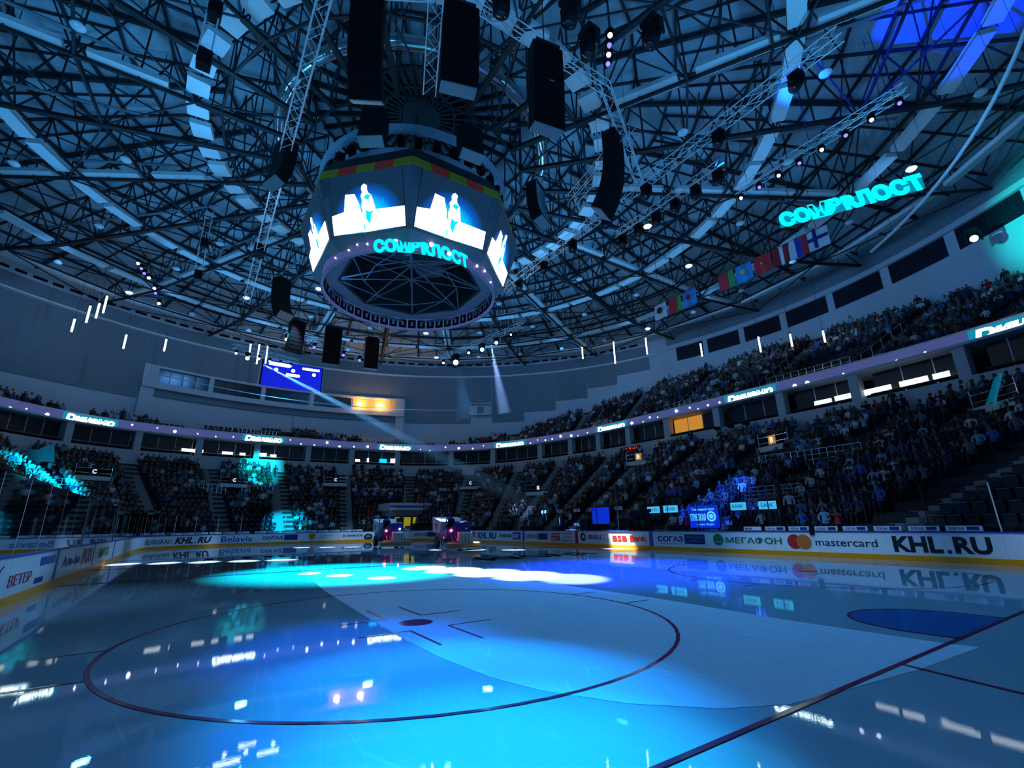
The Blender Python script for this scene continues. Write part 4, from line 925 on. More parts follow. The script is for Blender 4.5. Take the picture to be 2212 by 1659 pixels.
# flags
def flag(x, y, z, w_, h_, strips, lab, kind='v', extra=None):
    t = thing('flag', lab, 'flag', None)
    a = 0
    for fr, col in strips:
        nm = 'cloth_%d_%d_%d' % tuple(int(c*100) for c in col)
        if nm not in M: M[nm] = mat(nm, col, .8)
        b = MB(); n = 3; vs = []
        for i in range(n+1):
            u = a+fr*i/n
            if kind == 'v': vs += [(x-w_*u, y+.04*sin(u*9), z), (x-w_*u, y+.06*sin(u*9+1), z-h_)]
            else: vs += [(x, y+.03, z-h_*u), (x-w_, y+.03, z-h_*u)]
        b.add(vs, [(2*i, 2*i+1, 2*i+3, 2*i+2) for i in range(n)]); b.add([(p[0], p[1]-.02, p[2]) for p in vs], [(2*i+2, 2*i+3, 2*i+1, 2*i) for i in range(n)])
        b.obj('cloth_strip', M[nm], t); a += fr
    if extra: extra(t, x, y, z)
    member('pole', (x+.05, y, z+.03), (x-w_-.05, y, z+.03), .04, M['steel'], t); member('wire', (x-w_/2, y, z), (x-w_/2, y, 26.4), .02, M['steel_dark'], t)
RED, GRN, WHT, NVY, SKY, YEL, BLK, MAR = (.6, .02, .03), (.02, .3, .08), (.7, .72, .75), (.01, .04, .35), (.03, .25, .55), (.7, .5, .02), (.01, .01, .015), (.3, .01, .02)
FY, FZ = -22.6, 20.9
def badge(col, r=.28, n=6):
    def f(t, x, y, z):
        nm = 'badge_%d' % int(col[0]*100+col[2]*10)
        if nm not in M: M[nm] = mat(nm, col, .7)
        MB().lathe([(0, .02), (r, .02), (r, 0)], (x-.6, y+.09, z-.65), n, rot=Vector((0, 1, 0)).to_track_quat('Z', 'Y').to_matrix()).obj('emblem', M[nm], t)
    return f
def cross(t, x, y, z):
    MB().box((x-.5, y+.09, z-.7), (.22, .02, 1.38)).obj('blue_cross', M['navy'], t); MB().box((x-.65, y+.10, z-.7), (1.3, .02, .24)).obj('blue_cross', M['navy'], t)
fl = [(27.2, [(1, WHT)], 'white flag with a dark shield at the left end of the shorter flag row', 'v', badge(BLK, .35, 5)), (25.6, [(.66, RED), (.34, GRN)], 'red and green flag in the middle of the shorter flag row', 'v', None), (24.1, [(1, SKY)], 'blue flag with a dark emblem at the right end of the shorter flag row', 'v', badge(MAR, .25, 8)),
      (20.6, [(.66, RED), (.34, GRN)], 'red and green flag at the left end of the longer flag row', 'v', None), (19.1, [(1, SKY)], 'sky blue flag with a yellow disc in the longer flag row', 'v', badge(YEL, .2, 10)), (17.6, [(1, RED)], 'plain red flag with a small star in the longer flag row', 'v', badge(YEL, .1, 5)),
      (16.2, [(.4, MAR), (.2, WHT), (.4, MAR)], 'dark red flag with a white stripe in the longer flag row', 'v', None), (15.0, [(.34, WHT), (.33, NVY), (.33, RED)], 'white blue and red striped flag in the longer flag row', 'v', None), (13.7, [(1, WHT)], 'white flag with a blue cross at the right end of the longer flag row', 'v', cross)]
for x, st_, lab, kd, ex in fl: flag(x, FY, FZ, 1.3, 1.45, st_, lab, kd, ex)

# ------------------------------------------------------------------ vomitories, letters, rails
def vomitory(az, t_, wd, letter, lab, col, hgt=1.9):
    p = R_(az); i0 = int(t_*NR); r = rowr(p, i0)-.15; z = rowz(i0); e = Vector((cos(p), sin(p), 0)); n = Vector((-sin(p), cos(p), 0)); c = Vector((30, 0, 0))
    t = thing('stand_entrance', lab, 'entrance'); rot = Matrix((n, e, Vector((0, 0, 1)))).transposed()
    P = c+e*(r-.6)
    MB().box(P+Vector((0, 0, z-1.6)), (wd, 1.2, 1.5), rot).obj('dark_opening', M['black'], t)
    MB().box(P-e*.62+Vector((0, 0, z-.55)), (wd+.2, .12, .42), rot).obj('lintel', M['white'], t)
    for s_ in (-1, 1):
        MB().box(P+n*s_*(wd/2+.1)+Vector((0, 0, z-1.2)), (.2, 1.6, 1.8), rot).obj('side_wall', M['conc'], t)
        b = MB(); q = P+n*s_*(wd/2)-e*.6; b.tube([q+Vector((0, 0, z-.4)), q+Vector((0, 0, z+.75))], .03, 5); b.tube([q+Vector((0, 0, z+.75)), q+e*1.8+Vector((0, 0, z+1.3))], .03, 5); b.obj('handrail', M['chrome'], t)
    b = MB(); q0, q1 = P-n*wd/2-e*.6, P+n*wd/2-e*.6
    for h in (.3, .75): b.tube([q0+Vector((0, 0, z-.35+h)), q1+Vector((0, 0, z-.35+h))], .025, 5)
    b.obj('handrail', M['chrome'], t)
    if letter:
        o = P-e*.66+Vector((0, 0, z+.0)); nm = 'sign_' + ('amber' if col else 'dark')
        if nm not in M: M[nm] = mat(nm, (.55, .25, .02) if col else (.02, .02, .04), .5, 0, (1, .4, .02) if col else None, .35 if col else 0)
        MB().box(o+Vector((0, 0, .1)), (.72, .05, .72), rot).obj('sign_plate', M[nm], t)
        text('lettering', letter, .34, .44, lambda x, y, d: tuple(o-e*(.03+d)+n*(.17-x)+Vector((0, 0, y-.12))), M['sign_ink'], t, bold=.04)
M['sign_ink'] = emi('sign_letter', (.7, .85, 1), 1.1)
for az, t_, l, lab, col in ((10.2, .8, 'C', 'entrance opening under a dark plate with a white C, left in the far stand', 0), (-7.5, .82, 'C', 'entrance opening under a dark plate with a white C, behind the left ice resurfacer', 0), (-35, .78, 'C', 'entrance opening with a white C in the far right corner', 0), (-54, .62, 'S', 'entrance opening at the middle of the far right stand', 0), (-78.4, .88, 'B', 'entrance with an amber B plate left of centre in the right stand', 1), (-108.3, .84, 'B', 'entrance with an amber B plate in the middle of the right stand', 1), (-129.5, .88, '', 'dark entrance at the right edge of the right stand', 0), (30, .8, 'C', 'entrance opening in the left corner stand', 0)):
    vomitory(az, t_, 3.0, l, lab, col)
def guard(az0, az1, r_of, z, h, n, lab, bars=3, rad=.025, posts=True):
    t = thing('guard_rail', lab, 'railing'); N = max(2, n)
    pts = [(R_(az0+(az1-az0)*i/N)) for i in range(N+1)]
    for k in range(bars):
        zz = z+h*(1-k/bars); MB().tube([pol(p, r_of(p), zz) for p in pts], rad, 5).obj('rail_bar', M['chrome'], t)
    for p in pts: member('post', pol(p, r_of(p), z), pol(p, r_of(p), z+h), .05, M['chrome'], t)
rw = lambda f: (lambda p: rowr(p, int(f*NR))-.12)
G = 'steel guard rail '
guard(4, 9, rw(.62), rowz(9), 1.0, 8, G+'across the far stand below the cyan lit stairway', 2)
guard(11.5, 17, rw(.62), rowz(9), 1.0, 8, G+'across the far stand at the left of the letter C', 2)
guard(-20.5, -13, rw(.6), rowz(9), 1.0, 8, G+'across the far stand between the two ice resurfacers', 2)
guard(-119, -112.5, rw(.5), rowz(7)+.6, 1.0, 7, G+'with white top bar beneath the amber B in the right stand', 3)
guard(-125.5, -119, rw(.5), rowz(7)+.6, 1.0, 7, G+'crossing the pale stairway in the right stand', 3)
guard(-130.5, -123, rw(.18), rowz(3), 1.15, 7, G+'with five bars and bright posts low in the right stand', 5, .03)
guard(29, 40, rw(.5), rowz(8), 1.0, 9, G+'among the cyan lit crowd at the left', 2)
for k, (a, c) in enumerate(((9, 3), (22, 10), (-12, -26), (-48, -40), (-66, -62), (-92, -80), (-112, -101))):
    guard(a, c, lambda p: rbf(p)+.35, 13.9, .75, 10, G+'on the front edge of the upper stand, %s from the left' % nth(k), 2, .02)
for k, a in enumerate((-62.5, -83, -99, -113)):   # handrails down the upper stairways
    p = R_(a); t = thing('stair_handrail', 'steel handrail down an upper stand stairway, %s from the left' % nth(k), 'railing', None)
    rs = [rbf(p)+.6+1.2*i for i in range(5)]; MB().tube([pol(p, r, 13.6+(r-rbf(p)-.5)*.64+.95) for r in rs], .03, 5).obj('rail_bar', M['chrome'], t)
    for r in rs: z = 13.6+(r-rbf(p)-.5)*.64; member('post', pol(p, r, z), pol(p, r, z+.95), .045, M['chrome'], t)
# red exit lettering above the crowd
t = thing('exit_sign', 'small red glowing exit sign with mirrored letters over the right stand', 'sign'); a_ = -72.9
sL = s_az(LP, a_)+1.2; text('lettering', 'ДОХЫВ', 2.3, .42, on_path(LP, sL, 9.75, -.3), emi('red_sign', (1, .06, .02), 1.6), t, bold=.03)
band(LP, sL-2.5, sL+.2, -.26, 0, 9.65, 10.25, .8).obj('sign_box', M['black'], t)

# tunnel of the ice resurfacers at the far end
t = thing('resurfacer_tunnel', 'white framed tunnel mouth with yellow lit doorway behind the left ice resurfacer', 'tunnel')
def tb_(y0, y1, z0, z1, x0, x1, nm, m): MB().box(((x0+x1)/2, (y0+y1)/2, (z0+z1)/2), (x1-x0, y1-y0, z1-z0)).obj(nm, m, t)
ty = -12.2
tb_(ty-2.2, ty+2.2, 3.6, 4.5, 60.4, 65, 'canopy', M['white']); tb_(ty-2.2, ty+2.2, 3.95, 4.15, 60.35, 60.4, 'blue_stripe', M['rail']); tb_(ty-2.2, ty+2.2, 2.9, 3.6, 60.6, 65, 'header', M['conc'])
tb_(ty-2.1, ty+2.1, .0, 2.9, 61.0, 61.1, 'dark_back', M['black'])
for y0, y1 in ((ty+.6, ty+1.3), (ty-.8, ty+.1), (ty-1.6, ty-1.1)): tb_(y0, y1, 1.0, 2.75, 60.94, 61.0, 'yellow_panel', mat('yellow_door', (.5, .42, .02), .6, 0, (.75, .65, .03), .35))
tb_(ty+.3, ty+.5, 0, 2.9, 60.8, 60.95, 'door_post', M['chrome'])
for s_ in (-1, 1): tb_(ty+s_*2.15-.08, ty+s_*2.15+.08, 0, 3.6, 60.4, 61.6, 'side_post', M['conc'])

# supporters' flags and television cameras
def cloth(lab, pts, m, pole):
    t = thing('supporter_flag', lab, 'flag'); a, b_, c, d = [Vector(p) for p in pts]; q = MB(); n = 10; vs = []
    for i in range(n+1):
        for j in range(4):
            u, v = i/n, j/3; p = a.lerp(b_, u).lerp(d.lerp(c, u), v); vs.append(p+Vector((0, 0, .12*sin(u*9+v*2)))+Vector((.1*sin(u*7), .1*cos(u*6), 0)))
    q.add(vs, [(4*i+j, 4*i+j+1, 4*i+5+j, 4*i+4+j) for i in range(n) for j in range(3)]); q.obj('cloth', m, t, True)
    MB().tube(pole, .03, 6).obj('pole', M['white'], t)
    return t
cloth('large pale flag waved above the cyan lit crowd at the left edge', [(61., 24.6, 8.6), (57.2, 21.4, 8.9), (57.6, 21.2, 7.6), (61., 24.4, 7.2)], mat('flag_cloth', (.45, .6, .68), .8), [(61, 24.6, 6.5), (61, 24.6, 8.8)])
cloth('furled shiny turquoise flag held up in the crowd at the right edge', [(7.0, -26.0, 9.3), (7.35, -26.1, 9.1), (8.1, -26.4, 7.9), (7.7, -26.3, 7.6)], mat('turquoise_cloth', (.05, .45, .55), .3, 0, (0, .4, .5), .15), [(6.9, -26.0, 9.6), (8.1, -26.4, 7.2)])  # emission added to the cloth, which is no light source
for k, a in enumerate((-93.5, -96, -98.8)):
    p = R_(a); x, y, z = pol(p, r1(p)-.35, 8.85); t = thing('tripod_camera', 'black television camera on a tripod atop the right stand, %s from the left' % nth(k), 'camera', 'television cameras at the top of the right stand')
    for j in range(3): member('leg', (x+.45*cos(j*2.1), y+.45*sin(j*2.1), z), (x, y, z+1.35), .04, M['black'], t)
    MB().box((x, y, z+1.5), (.3, .7, .32)).obj('camera_body', M['black'], t); MB().tube([(x, y+.35, z+1.5), (x, y+.62, z+1.5)], .1, 8).obj('lens', M['black'], t)

# ------------------------------------------------------------------ seats
def seat_bm():
    b = MB(); b.box((0, .05, .40), (.44, .42, .05)); b.box((0, -.2, .63), (.44, .05, .44), Matrix.Rotation(R_(8), 3, 'X')); b.box((0, 0, .2), (.06, .2, .38)); return b
seatm = seat_bm()
spots_l, spots_u = [], []
def fill(P0, fr, fz, nrow, ais, hw, out, az0, az1, tier, rlim=None):
    for i in range(nrow):
        az = az0
        while az < az1:
            p = R_(az); r = fr(p, i)+.45
            if rlim is None or r < rlim(p):
                if all(abs(((az-a+180) % 360)-180)*R_(1)*r > hw+.3 for a in ais):
                    out.append((az, i, r, fz(i)))
            f = max(.35, .56/r)
            # keep seat pitch near .56 m along the curve
            e = .01; x0 = Vector((fr(p, i)*cos(p), fr(p, i)*sin(p))); x1 = Vector((fr(p+e, i)*cos(p+e), fr(p+e, i)*sin(p+e))); az += degrees(.56/((x1-x0).length/e))
fill(None, rowr, rowz, NR, LAIS, .75, spots_l, -150, 58, 'l')
fill(None, ur, uz, 17, UAIS, .7, spots_u, -146, 56, 'u', lambda p: 46.2)
VOM = [(10.2, .8), (-7.5, .82), (-35, .78), (-54, .62), (-78.4, .88), (-108.3, .84), (-129.5, .88), (30, .8)]
def blocked(az, i, r):
    for a, t_ in VOM:
        i0 = int(t_*NR)
        if i0-4 <= i < i0 and abs(az-a)*R_(1)*r < 1.9: return True
    if i < 7 and r*cos(R_(az)) > 30.5 and abs(r*sin(R_(az))-ty) < 2.4: return True
    return False
spots_l = [s for s in spots_l if not blocked(s[0], s[1], s[2])]
def normal_at(fr, p, i):
    e = .01; x0 = Vector((fr(p-e, i)*cos(p-e), fr(p-e, i)*sin(p-e))); x1 = Vector((fr(p+e, i)*cos(p+e), fr(p+e, i)*sin(p+e))); d = (x1-x0).normalized(); return atan2(-d.x, d.y)   # outward normal angle
_Fi = cam.matrix_world.inverted()
def vis(x, y, z):
    q = _Fi @ Vector((x, y, z))
    if q.z > -1: return None
    u, v = 1106+1016.6*q.x/-q.z, 829.5-1016.6*q.y/-q.z
    return (-q.z) if (-30 < u < 2240 and -30 < v < 1690) else None
allsp = []
for (lst, fr, tier) in ((spots_l, rowr, 'l'), (spots_u, ur, 'u')):
    for (az, i, r, z) in lst:
        x, y, _ = pol(R_(az), r, 0); d = vis(x, y, z+.6)
        if d is None: continue
        nang = normal_at(fr, R_(az), i); allsp.append([d, tier, az, i, x, y, z, nang+pi/2])   # local +y looks to the middle
allsp.sort(key=lambda s: s[0])
EMPTY = [('l', -148, -141, 0, 4), ('l', -112, -102, 0, 3), ('l', 4, 9, 0, 4), ('u', 2.5, 20, 0, 3), ('u', -66, -60, 2, 5), ('u', -112, -103, 0, 4), ('u', -28, -16, 0, 1)]
def is_empty(s):
    for e in EMPTY:
        if s[1] == e[0] and e[1] < s[2] < e[2] and e[3] <= s[3] <= e[4]: return True
    return False
people, seats = [], []
for s in allsp:
    s.append(is_empty(s) or random.random() < (.07 if s[1] == 'l' else .12)); seats.append(s)
    if not s[8]: people.append(s)
def basis(s, k=1.):
    c, n = cos(s[7]), sin(s[7]); return c, n
# the 120 nearest empty seats are single things, the rest one mass
smesh = seatm.mesh('seat_shell', M['seat']); 
eb = MB(); eb.box((0, -.175, .86), (.44, .03, .02), Matrix.Rotation(R_(8), 3, 'X')); emesh = eb.mesh('back_edge', M['seat_edge'])
TN = {'l': 'lower', 'u': 'upper'}
VA = {k: sorted([a for a in v if -155 < a < 60], reverse=True) for k, v in (('l', LAIS), ('u', UAIS))}
_g = {}
for s_ in seats:
    a = min(VA[s_[1]], key=lambda q: abs(q-s_[2])); _g.setdefault((s_[1], s_[3], a, s_[2] > a), []).append(s_)
WH_ = {}
for (tr_, row, a, lf), l_ in _g.items():
    l_.sort(key=lambda q: abs(q[2]-a))
    for n_, q in enumerate(l_): WH_[id(q)] = '%s row of %s stand, %s seat %s of %s stairway' % (nth(row), TN[tr_], nth(n_), 'left' if lf else 'right', nth(VA[tr_].index(a)))
def where(s): return WH_[id(s)]
n = 0; rest = []
for s in seats:
    if s[8] and n < 120:
        o = link('stadium_seat', smesh); o.location = s[4:7]; o.rotation_euler = (0, 0, s[7]); tag(o, 'empty dark seat, ' + where(s) + ' from left', 'seat', 'empty seats in the stands'); link('back_edge', emesh, o); n += 1
    elif s[8] or s[0] < 60: rest.append(s)
import numpy as np
def mass(name, base, lst, mats, mi=None, shirt=None):
    V = np.array(base.v, dtype=np.float32); F = base.f; nv = len(V); A = np.array([(s[4], s[5], s[6], s[7]) for s in lst], dtype=np.float32)
    sc = np.array([1.]*len(lst), dtype=np.float32) if shirt is None else np.array([random.uniform(.93, 1.05) for _ in lst], dtype=np.float32)
    c, n_ = np.cos(A[:, 3])[:, None], np.sin(A[:, 3])[:, None]
    X = A[:, 0:1]+sc[:, None]*(c*V[None, :, 0]-n_*V[None, :, 1]); Y = A[:, 1:2]+sc[:, None]*(n_*V[None, :, 0]+c*V[None, :, 1]); Z = A[:, 2:3]+sc[:, None]*V[None, :, 2]
    co = np.stack([X, Y, Z], 2).reshape(-1).astype(np.float32)
    lens = np.array([len(f) for f in F], dtype=np.int32); flat_ = np.array([i for f in F for i in f], dtype=np.int32); N = len(lst)
    idx = (flat_[None, :]+(np.arange(N, dtype=np.int32)*nv)[:, None]).reshape(-1)
    ls = np.tile(lens, N); st = np.concatenate([[0], np.cumsum(ls)[:-1]]).astype(np.int32)
    me = bpy.data.meshes.new(name); me.vertices.add(N*nv); me.vertices.foreach_set('co', co); me.loops.add(len(idx)); me.loops.foreach_set('vertex_index', idx)
    me.polygons.add(len(ls)); me.polygons.foreach_set('loop_start', st); me.polygons.foreach_set('loop_total', ls)
    for m in mats: me.materials.append(m)
    if mi is not None:
        m0 = np.array(mi, dtype=np.int32); mm_ = np.tile(m0, N).reshape(N, -1)
        if shirt is not None: sh = np.array(shirt, dtype=np.int32)[:, None]; mm_ = np.where(mm_ == 0, sh, mm_)
        me.polygons.foreach_set('material_index', mm_.reshape(-1).astype(np.int32))
    me.update(calc_edges=True); me.validate(); return link(name, me)
o = mass('seat_rows', seatm, rest, [M['seat']]); tag(o, 'rows of dark folding seats filling the stands under the crowd', 'seats', None, 'stuff')

# ------------------------------------------------------------------ people
SH = [('black', (.010, .011, .014)), ('navy', (.012, .022, .07)), ('dark grey', (.035, .038, .045)), ('grey', (.12, .13, .15)), ('blue', (.03, .12, .42)), ('white', (.62, .66, .7)), ('red', (.42, .02, .02)), ('light blue', (.22, .42, .60)), ('brown', (.09, .05, .03))]
SHW = [28, 18, 14, 9, 6, 10, 2, 8, 4]
for nm, c in SH: M['shirt_'+nm] = mat('shirt_'+nm.replace(' ', '_'), c, .85)
def figure(J, E_, root):
    """J: name -> (pos, radius); E_: edges; returns (verts, faces) of one continuous skinned body"""
    names = list(J); me = bpy.data.meshes.new('f'); me.from_pydata([J[n][0] for n in names], [(names.index(a), names.index(b)) for a, b in E_], [])
    ob = bpy.data.objects.new('f', me); COL.objects.link(ob); ob.modifiers.new('s', 'SKIN')
    for i, n_ in enumerate(names):
        d = me.skin_vertices[0].data[i]; d.radius = (J[n_][1], J[n_][1] if len(J[n_]) < 3 else J[n_][2]); d.use_root = (n_ == root)
    return ob
def pose(kind):
    J = dict(pel=((0, 0, .5), .15, .12), sp=((0, -.03, .72), .14, .11), ch=((0, -.03, .95), .165, .12), nk=((0, 0, 1.12), .06), hd=((0, .03, 1.24), .085, .10), ht=((0, .02, 1.36), .07, .085), ns=((0, .135, 1.25), .015))
    E_ = [('pel', 'sp'), ('sp', 'ch'), ('ch', 'nk'), ('nk', 'hd'), ('hd', 'ht'), ('hd', 'ns')]
    for s_, x in (('L', 1), ('R', -1)):
        J['sh'+s_] = ((x*.2, -.02, 1.03), .065)
        if kind == 'lap': J['el'+s_] = ((x*.26, .06, .78), .05); J['wr'+s_] = ((x*.14, .30, .66), .035); J['ha'+s_] = ((x*.08, .38, .64), .04)
        elif kind == 'up': J['el'+s_] = ((x*.27, .18, .92), .05); J['wr'+s_] = ((x*.12, .32, 1.12), .035); J['ha'+s_] = ((x*.05, .35, 1.2), .04)
        else: J['el'+s_] = ((x*.27, .02, .78), .05); J['wr'+s_] = ((x*.28, .1, .55), .035); J['ha'+s_] = ((x*.27, .13, .46), .04)
        E_ += [('ch', 'sh'+s_), ('sh'+s_, 'el'+s_), ('el'+s_, 'wr'+s_), ('wr'+s_, 'ha'+s_)]
        if kind == 'stand': J['hp'+s_] = ((x*.1, 0, .44), .09); J['kn'+s_] = ((x*.1, .03, .02), .065); J['an'+s_] = ((x*.11, -.02, -.42), .045); J['to'+s_] = ((x*.12, .13, -.46), .04)
        else: J['hp'+s_] = ((x*.1, .05, .48), .09); J['kn'+s_] = ((x*.12, .46, .50), .065); J['an'+s_] = ((x*.12, .46, .1), .045); J['to'+s_] = ((x*.13, .6, .05), .04)
        E_ += [('pel', 'hp'+s_), ('hp'+s_, 'kn'+s_), ('kn'+s_, 'an'+s_), ('an'+s_, 'to'+s_)]
    if kind == 'stand': J = {k: ((v[0][0], v[0][1], v[0][2]+.5),)+tuple(v[1:]) for k, v in J.items()}
    return J, E_
figs = {k: figure(*pose(k), 'pel') for k in ('lap', 'up', 'stand')}
hi = {k: None for k in figs}
def bake(ob, sub):
    if sub:
        m = ob.modifiers.new('u', 'SUBSURF'); m.levels = 1; m.render_levels = 1
    dg = bpy.context.evaluated_depsgraph_get(); dg.update(); ev = ob.evaluated_get(dg); me = ev.to_mesh()
    b = MB(); b.v = [tuple(v.co) for v in me.vertices]; b.f = [tuple(p.vertices) for p in me.polygons]; b.m = [0]*len(b.f); ev.to_mesh_clear(); return b
def paint(b, kind):
    dz_ = .5 if kind == 'stand' else 0; out = []
    for f in b.f:
        c = sum((Vector(b.v[i]) for i in f), Vector())/len(f); z = c.z-dz_
        if z > 1.1: m = 2 if (z > 1.33 or (c.y < -.02 and z > 1.17)) else 1
        elif kind == 'lap' and c.y > .27 and .56 < z < .72 and abs(c.x) < .2: m = 1
        elif kind == 'up' and z > 1.0 and c.y > .22: m = 1
        elif z < .56: m = 3
        else: m = 0
        out.append(m)
    b.m = out; return b
lo_ = {k: paint(bake(figs[k], False), k) for k in figs}
hi_ = {k: paint(bake(figs[k], True), k) for k in figs}
for k in figs: o = figs[k]; me = o.data; bpy.data.objects.remove(o); bpy.data.meshes.remove(me)
hb = MB(); hb.lathe([(0, .135), (.06, .12), (.095, .07), (.11, .0), (.10, -.07), (.07, -.1)], (0, -.02, 1.29), 10); hairm = hb.mesh('hair', M['hair'], True)
bodies = {}
def body_mesh(kind, shirt):
    if (kind, shirt) not in bodies:
        b = hi_[kind]; bodies[kind, shirt] = b.mesh('body', [M['shirt_'+shirt], M['skin'], M['hair'], M['trouser']], True)
    return bodies[kind, shirt]
rnd = lambda: random.choices(range(len(SH)), SHW)[0]
for s in people[:300]:
    sh = SH[rnd()][0]; k = random.choices(('lap', 'up', 'stand'), (70, 24, 6))[0]
    o = link('person', body_mesh(k, sh)); o.location = s[4:7]; o.rotation_euler = (0, 0, s[7]+random.uniform(-.25, .25)); q = random.uniform(.94, 1.04); o.scale = (q, q, q)
    tag(o, '%s top, %s from left' % (sh, where(s)), 'person', 'spectators in the nearest rows')
    h = link('hair', hairm, o); h.location = (0, 0, .5 if k == 'stand' else 0)
far = people[300:]
grp = {k: [] for k in lo_}
for s in far: s[7] += random.uniform(-.3, .3); grp[random.choices(('lap', 'up', 'stand'), (70, 26, 4))[0]].append(s)
mats_ = [M['shirt_black'], M['skin'], M['hair'], M['trouser']] + [M['shirt_'+nm] for nm, _ in SH]
cm = []
for k in lo_:
    o = mass('crowd', lo_[k], grp[k], mats_, lo_[k].m, [4+rnd() for _ in grp[k]]); cm.append(o)
bmx = bmesh.new()
for o in cm: bmx.from_mesh(o.data)
me = bpy.data.meshes.new('crowd'); bmx.to_mesh(me); bmx.free()
for m in mats_: me.materials.append(m)
for o in cm: d = o.data; bpy.data.objects.remove(o); bpy.data.meshes.remove(d)
tag(link('crowd', me), 'dark mass of seated spectators filling the farther rows of both stands', 'crowd', None, 'stuff')

# people and gear at the rink side
def stand_person(x, y, z, rz, sh, lab, kind='stand'):
    o = link('person', body_mesh(kind, sh)); o.location = (x, y, z); o.rotation_euler = (0, 0, rz); tag(o, lab, 'person'); h = link('hair', hairm, o); h.location = (0, 0, .5 if kind == 'stand' else 0); return o
stand_person(5.3, -15.2, .0, 0.1, 'light blue', 'standing person in pale green blue top behind the right boards')
stand_person(2.9, -15.1, .0, 0.1, 'white', 'standing person in white shirt behind the boards over the large black letters')
stand_person(70.9, 2.2, rowz(13), pi/2, 'black', 'person in dark clothes standing on the cyan lit stairway', 'stand')
stand_person(62.1, -3.6, .6, pi/2, 'white', 'pale figure standing between rail adverts at the far end')

# ------------------------------------------------------------------ glowing panels along the benches
def lit_panel(x0, x1, z0, z1, lab, m, txt=None, y=-15.3, tm_=None):
    t = thing('bench_display', lab, 'display', None)
    MB().box(((x0+x1)/2, y, (z0+z1)/2), (x1-x0, .06, z1-z0)).obj('lit_face', m, t)
    MB().box(((x0+x1)/2, y-.06, (z0+z1)/2), (x1-x0+.06, .05, z1-z0+.06)).obj('case', M['black'], t)
    for x in (x0+.1, x1-.1): member('post', (x, y-.06, 0), (x, y-.06, z0), .05, M['steel_dark'], t)
    if txt: text('lettering', txt, (x1-x0)*.7, (z1-z0)*.5, lambda u, v, d: (x1-(x1-x0)*.15-u, y+.035+d, z0+(z1-z0)*.25+v), tm_ or M['navy'], t)
    return t
M['pcyan'] = emi('panel_cyan', (.05, .55, 1.), .95); M['pblue'] = emi('panel_blue', (.0, .03, .8), .75); M['pletter'] = emi('panel_letter', (.1, .6, 1), 1.1)
for k, (xp, w_, h_) in enumerate(((23.4, 1.0, .42), (22.0, 1.1, .44), (17.3, .95, .42), (15.6, .95, .42))):
    lit_panel(xp-w_/2, xp+w_/2, 2.25, 2.25+h_, 'small glowing cyan panel on posts above the right boards, %s from the left' % nth(k), M['pcyan'], 'KHL.RU' if k == 0 else 'БАНК')
lit_panel(18.6, 20.6, 1.3, 2.6, 'large deep blue display with glowing lettering and round logo by the benches', M['pblue'], None)
t = [o for o in COL.objects if o.name.startswith('bench_display')][-1]
text('lettering', 'ГЛУБОКАЯ', 1.05, .42, lambda u, v, d: (20.5-u, -15.26+d, 1.7+v), M['pletter'], t, bold=.02); text('lettering', 'Тыквенный квас', 1.6, .16, lambda u, v, d: (20.4-u, -15.26+d, 2.3+v), M['pletter'], t); text('lettering', 'скоро будет', 1.2, .14, lambda u, v, d: (20.1-u, -15.26+d, 1.42+v), M['pletter'], t)
MB().lathe([(.2, .0), (.3, .0), (.3, .02), (.2, .02)], (19.05, -15.25, 1.95), 18, rot=Vector((0, 1, 0)).to_track_quat('Z', 'Y').to_matrix()).obj('round_logo', M['pletter'], t); MB().lathe([(0, .0), (.14, .0), (.14, .02), (0, .02)], (19.05, -15.25, 1.95), 8, rot=Vector((0, 1, 0)).to_track_quat('Z', 'Y').to_matrix()).obj('round_logo', M['pletter'], t)
lit_panel(27.6, 29.4, 1.6, 2.8, 'dim deep blue square display beyond the red board band', M['pblue'])
for k, (xp) in enumerate((40.2, 37.6, 35.6, 33.4, 31.2, 29.4, 26.6)):
    lit_panel(xp-.35, xp+.35, 2.55, 2.8, 'tiny white name plate over the far benches, %s from the left' % nth(k), M['white'], 'KHL', -15.3)
# goal camera pole and dark stanchion
for k, (x, y, h) in enumerate(((14.4, -14.4, 3.6), (23.2, -14.5, 2.4))):
    t = thing('camera_pole', 'dark upright pole behind the right boards, %s of two' % ('nearer' if k == 0 else 'farther'), 'pole'); MB().tube([(x, y, 0), (x, y, h)], .1, 8).obj('shaft', M['black'], t); MB().box((x, y, h), (.3, .3, .2)).obj('head', M['black'], t)
t = thing('board_camera', 'small black camera clamped over the rail beside the blue letters', 'camera'); MB().box((12.95, -13.98, 1.12), (.18, .12, .3)).obj('housing', M['black'], t); MB().tube([(12.95, -14.02, 1.2), (12.95, -14.02, 1.75)], .03, 6).obj('stem', M['black'], t)

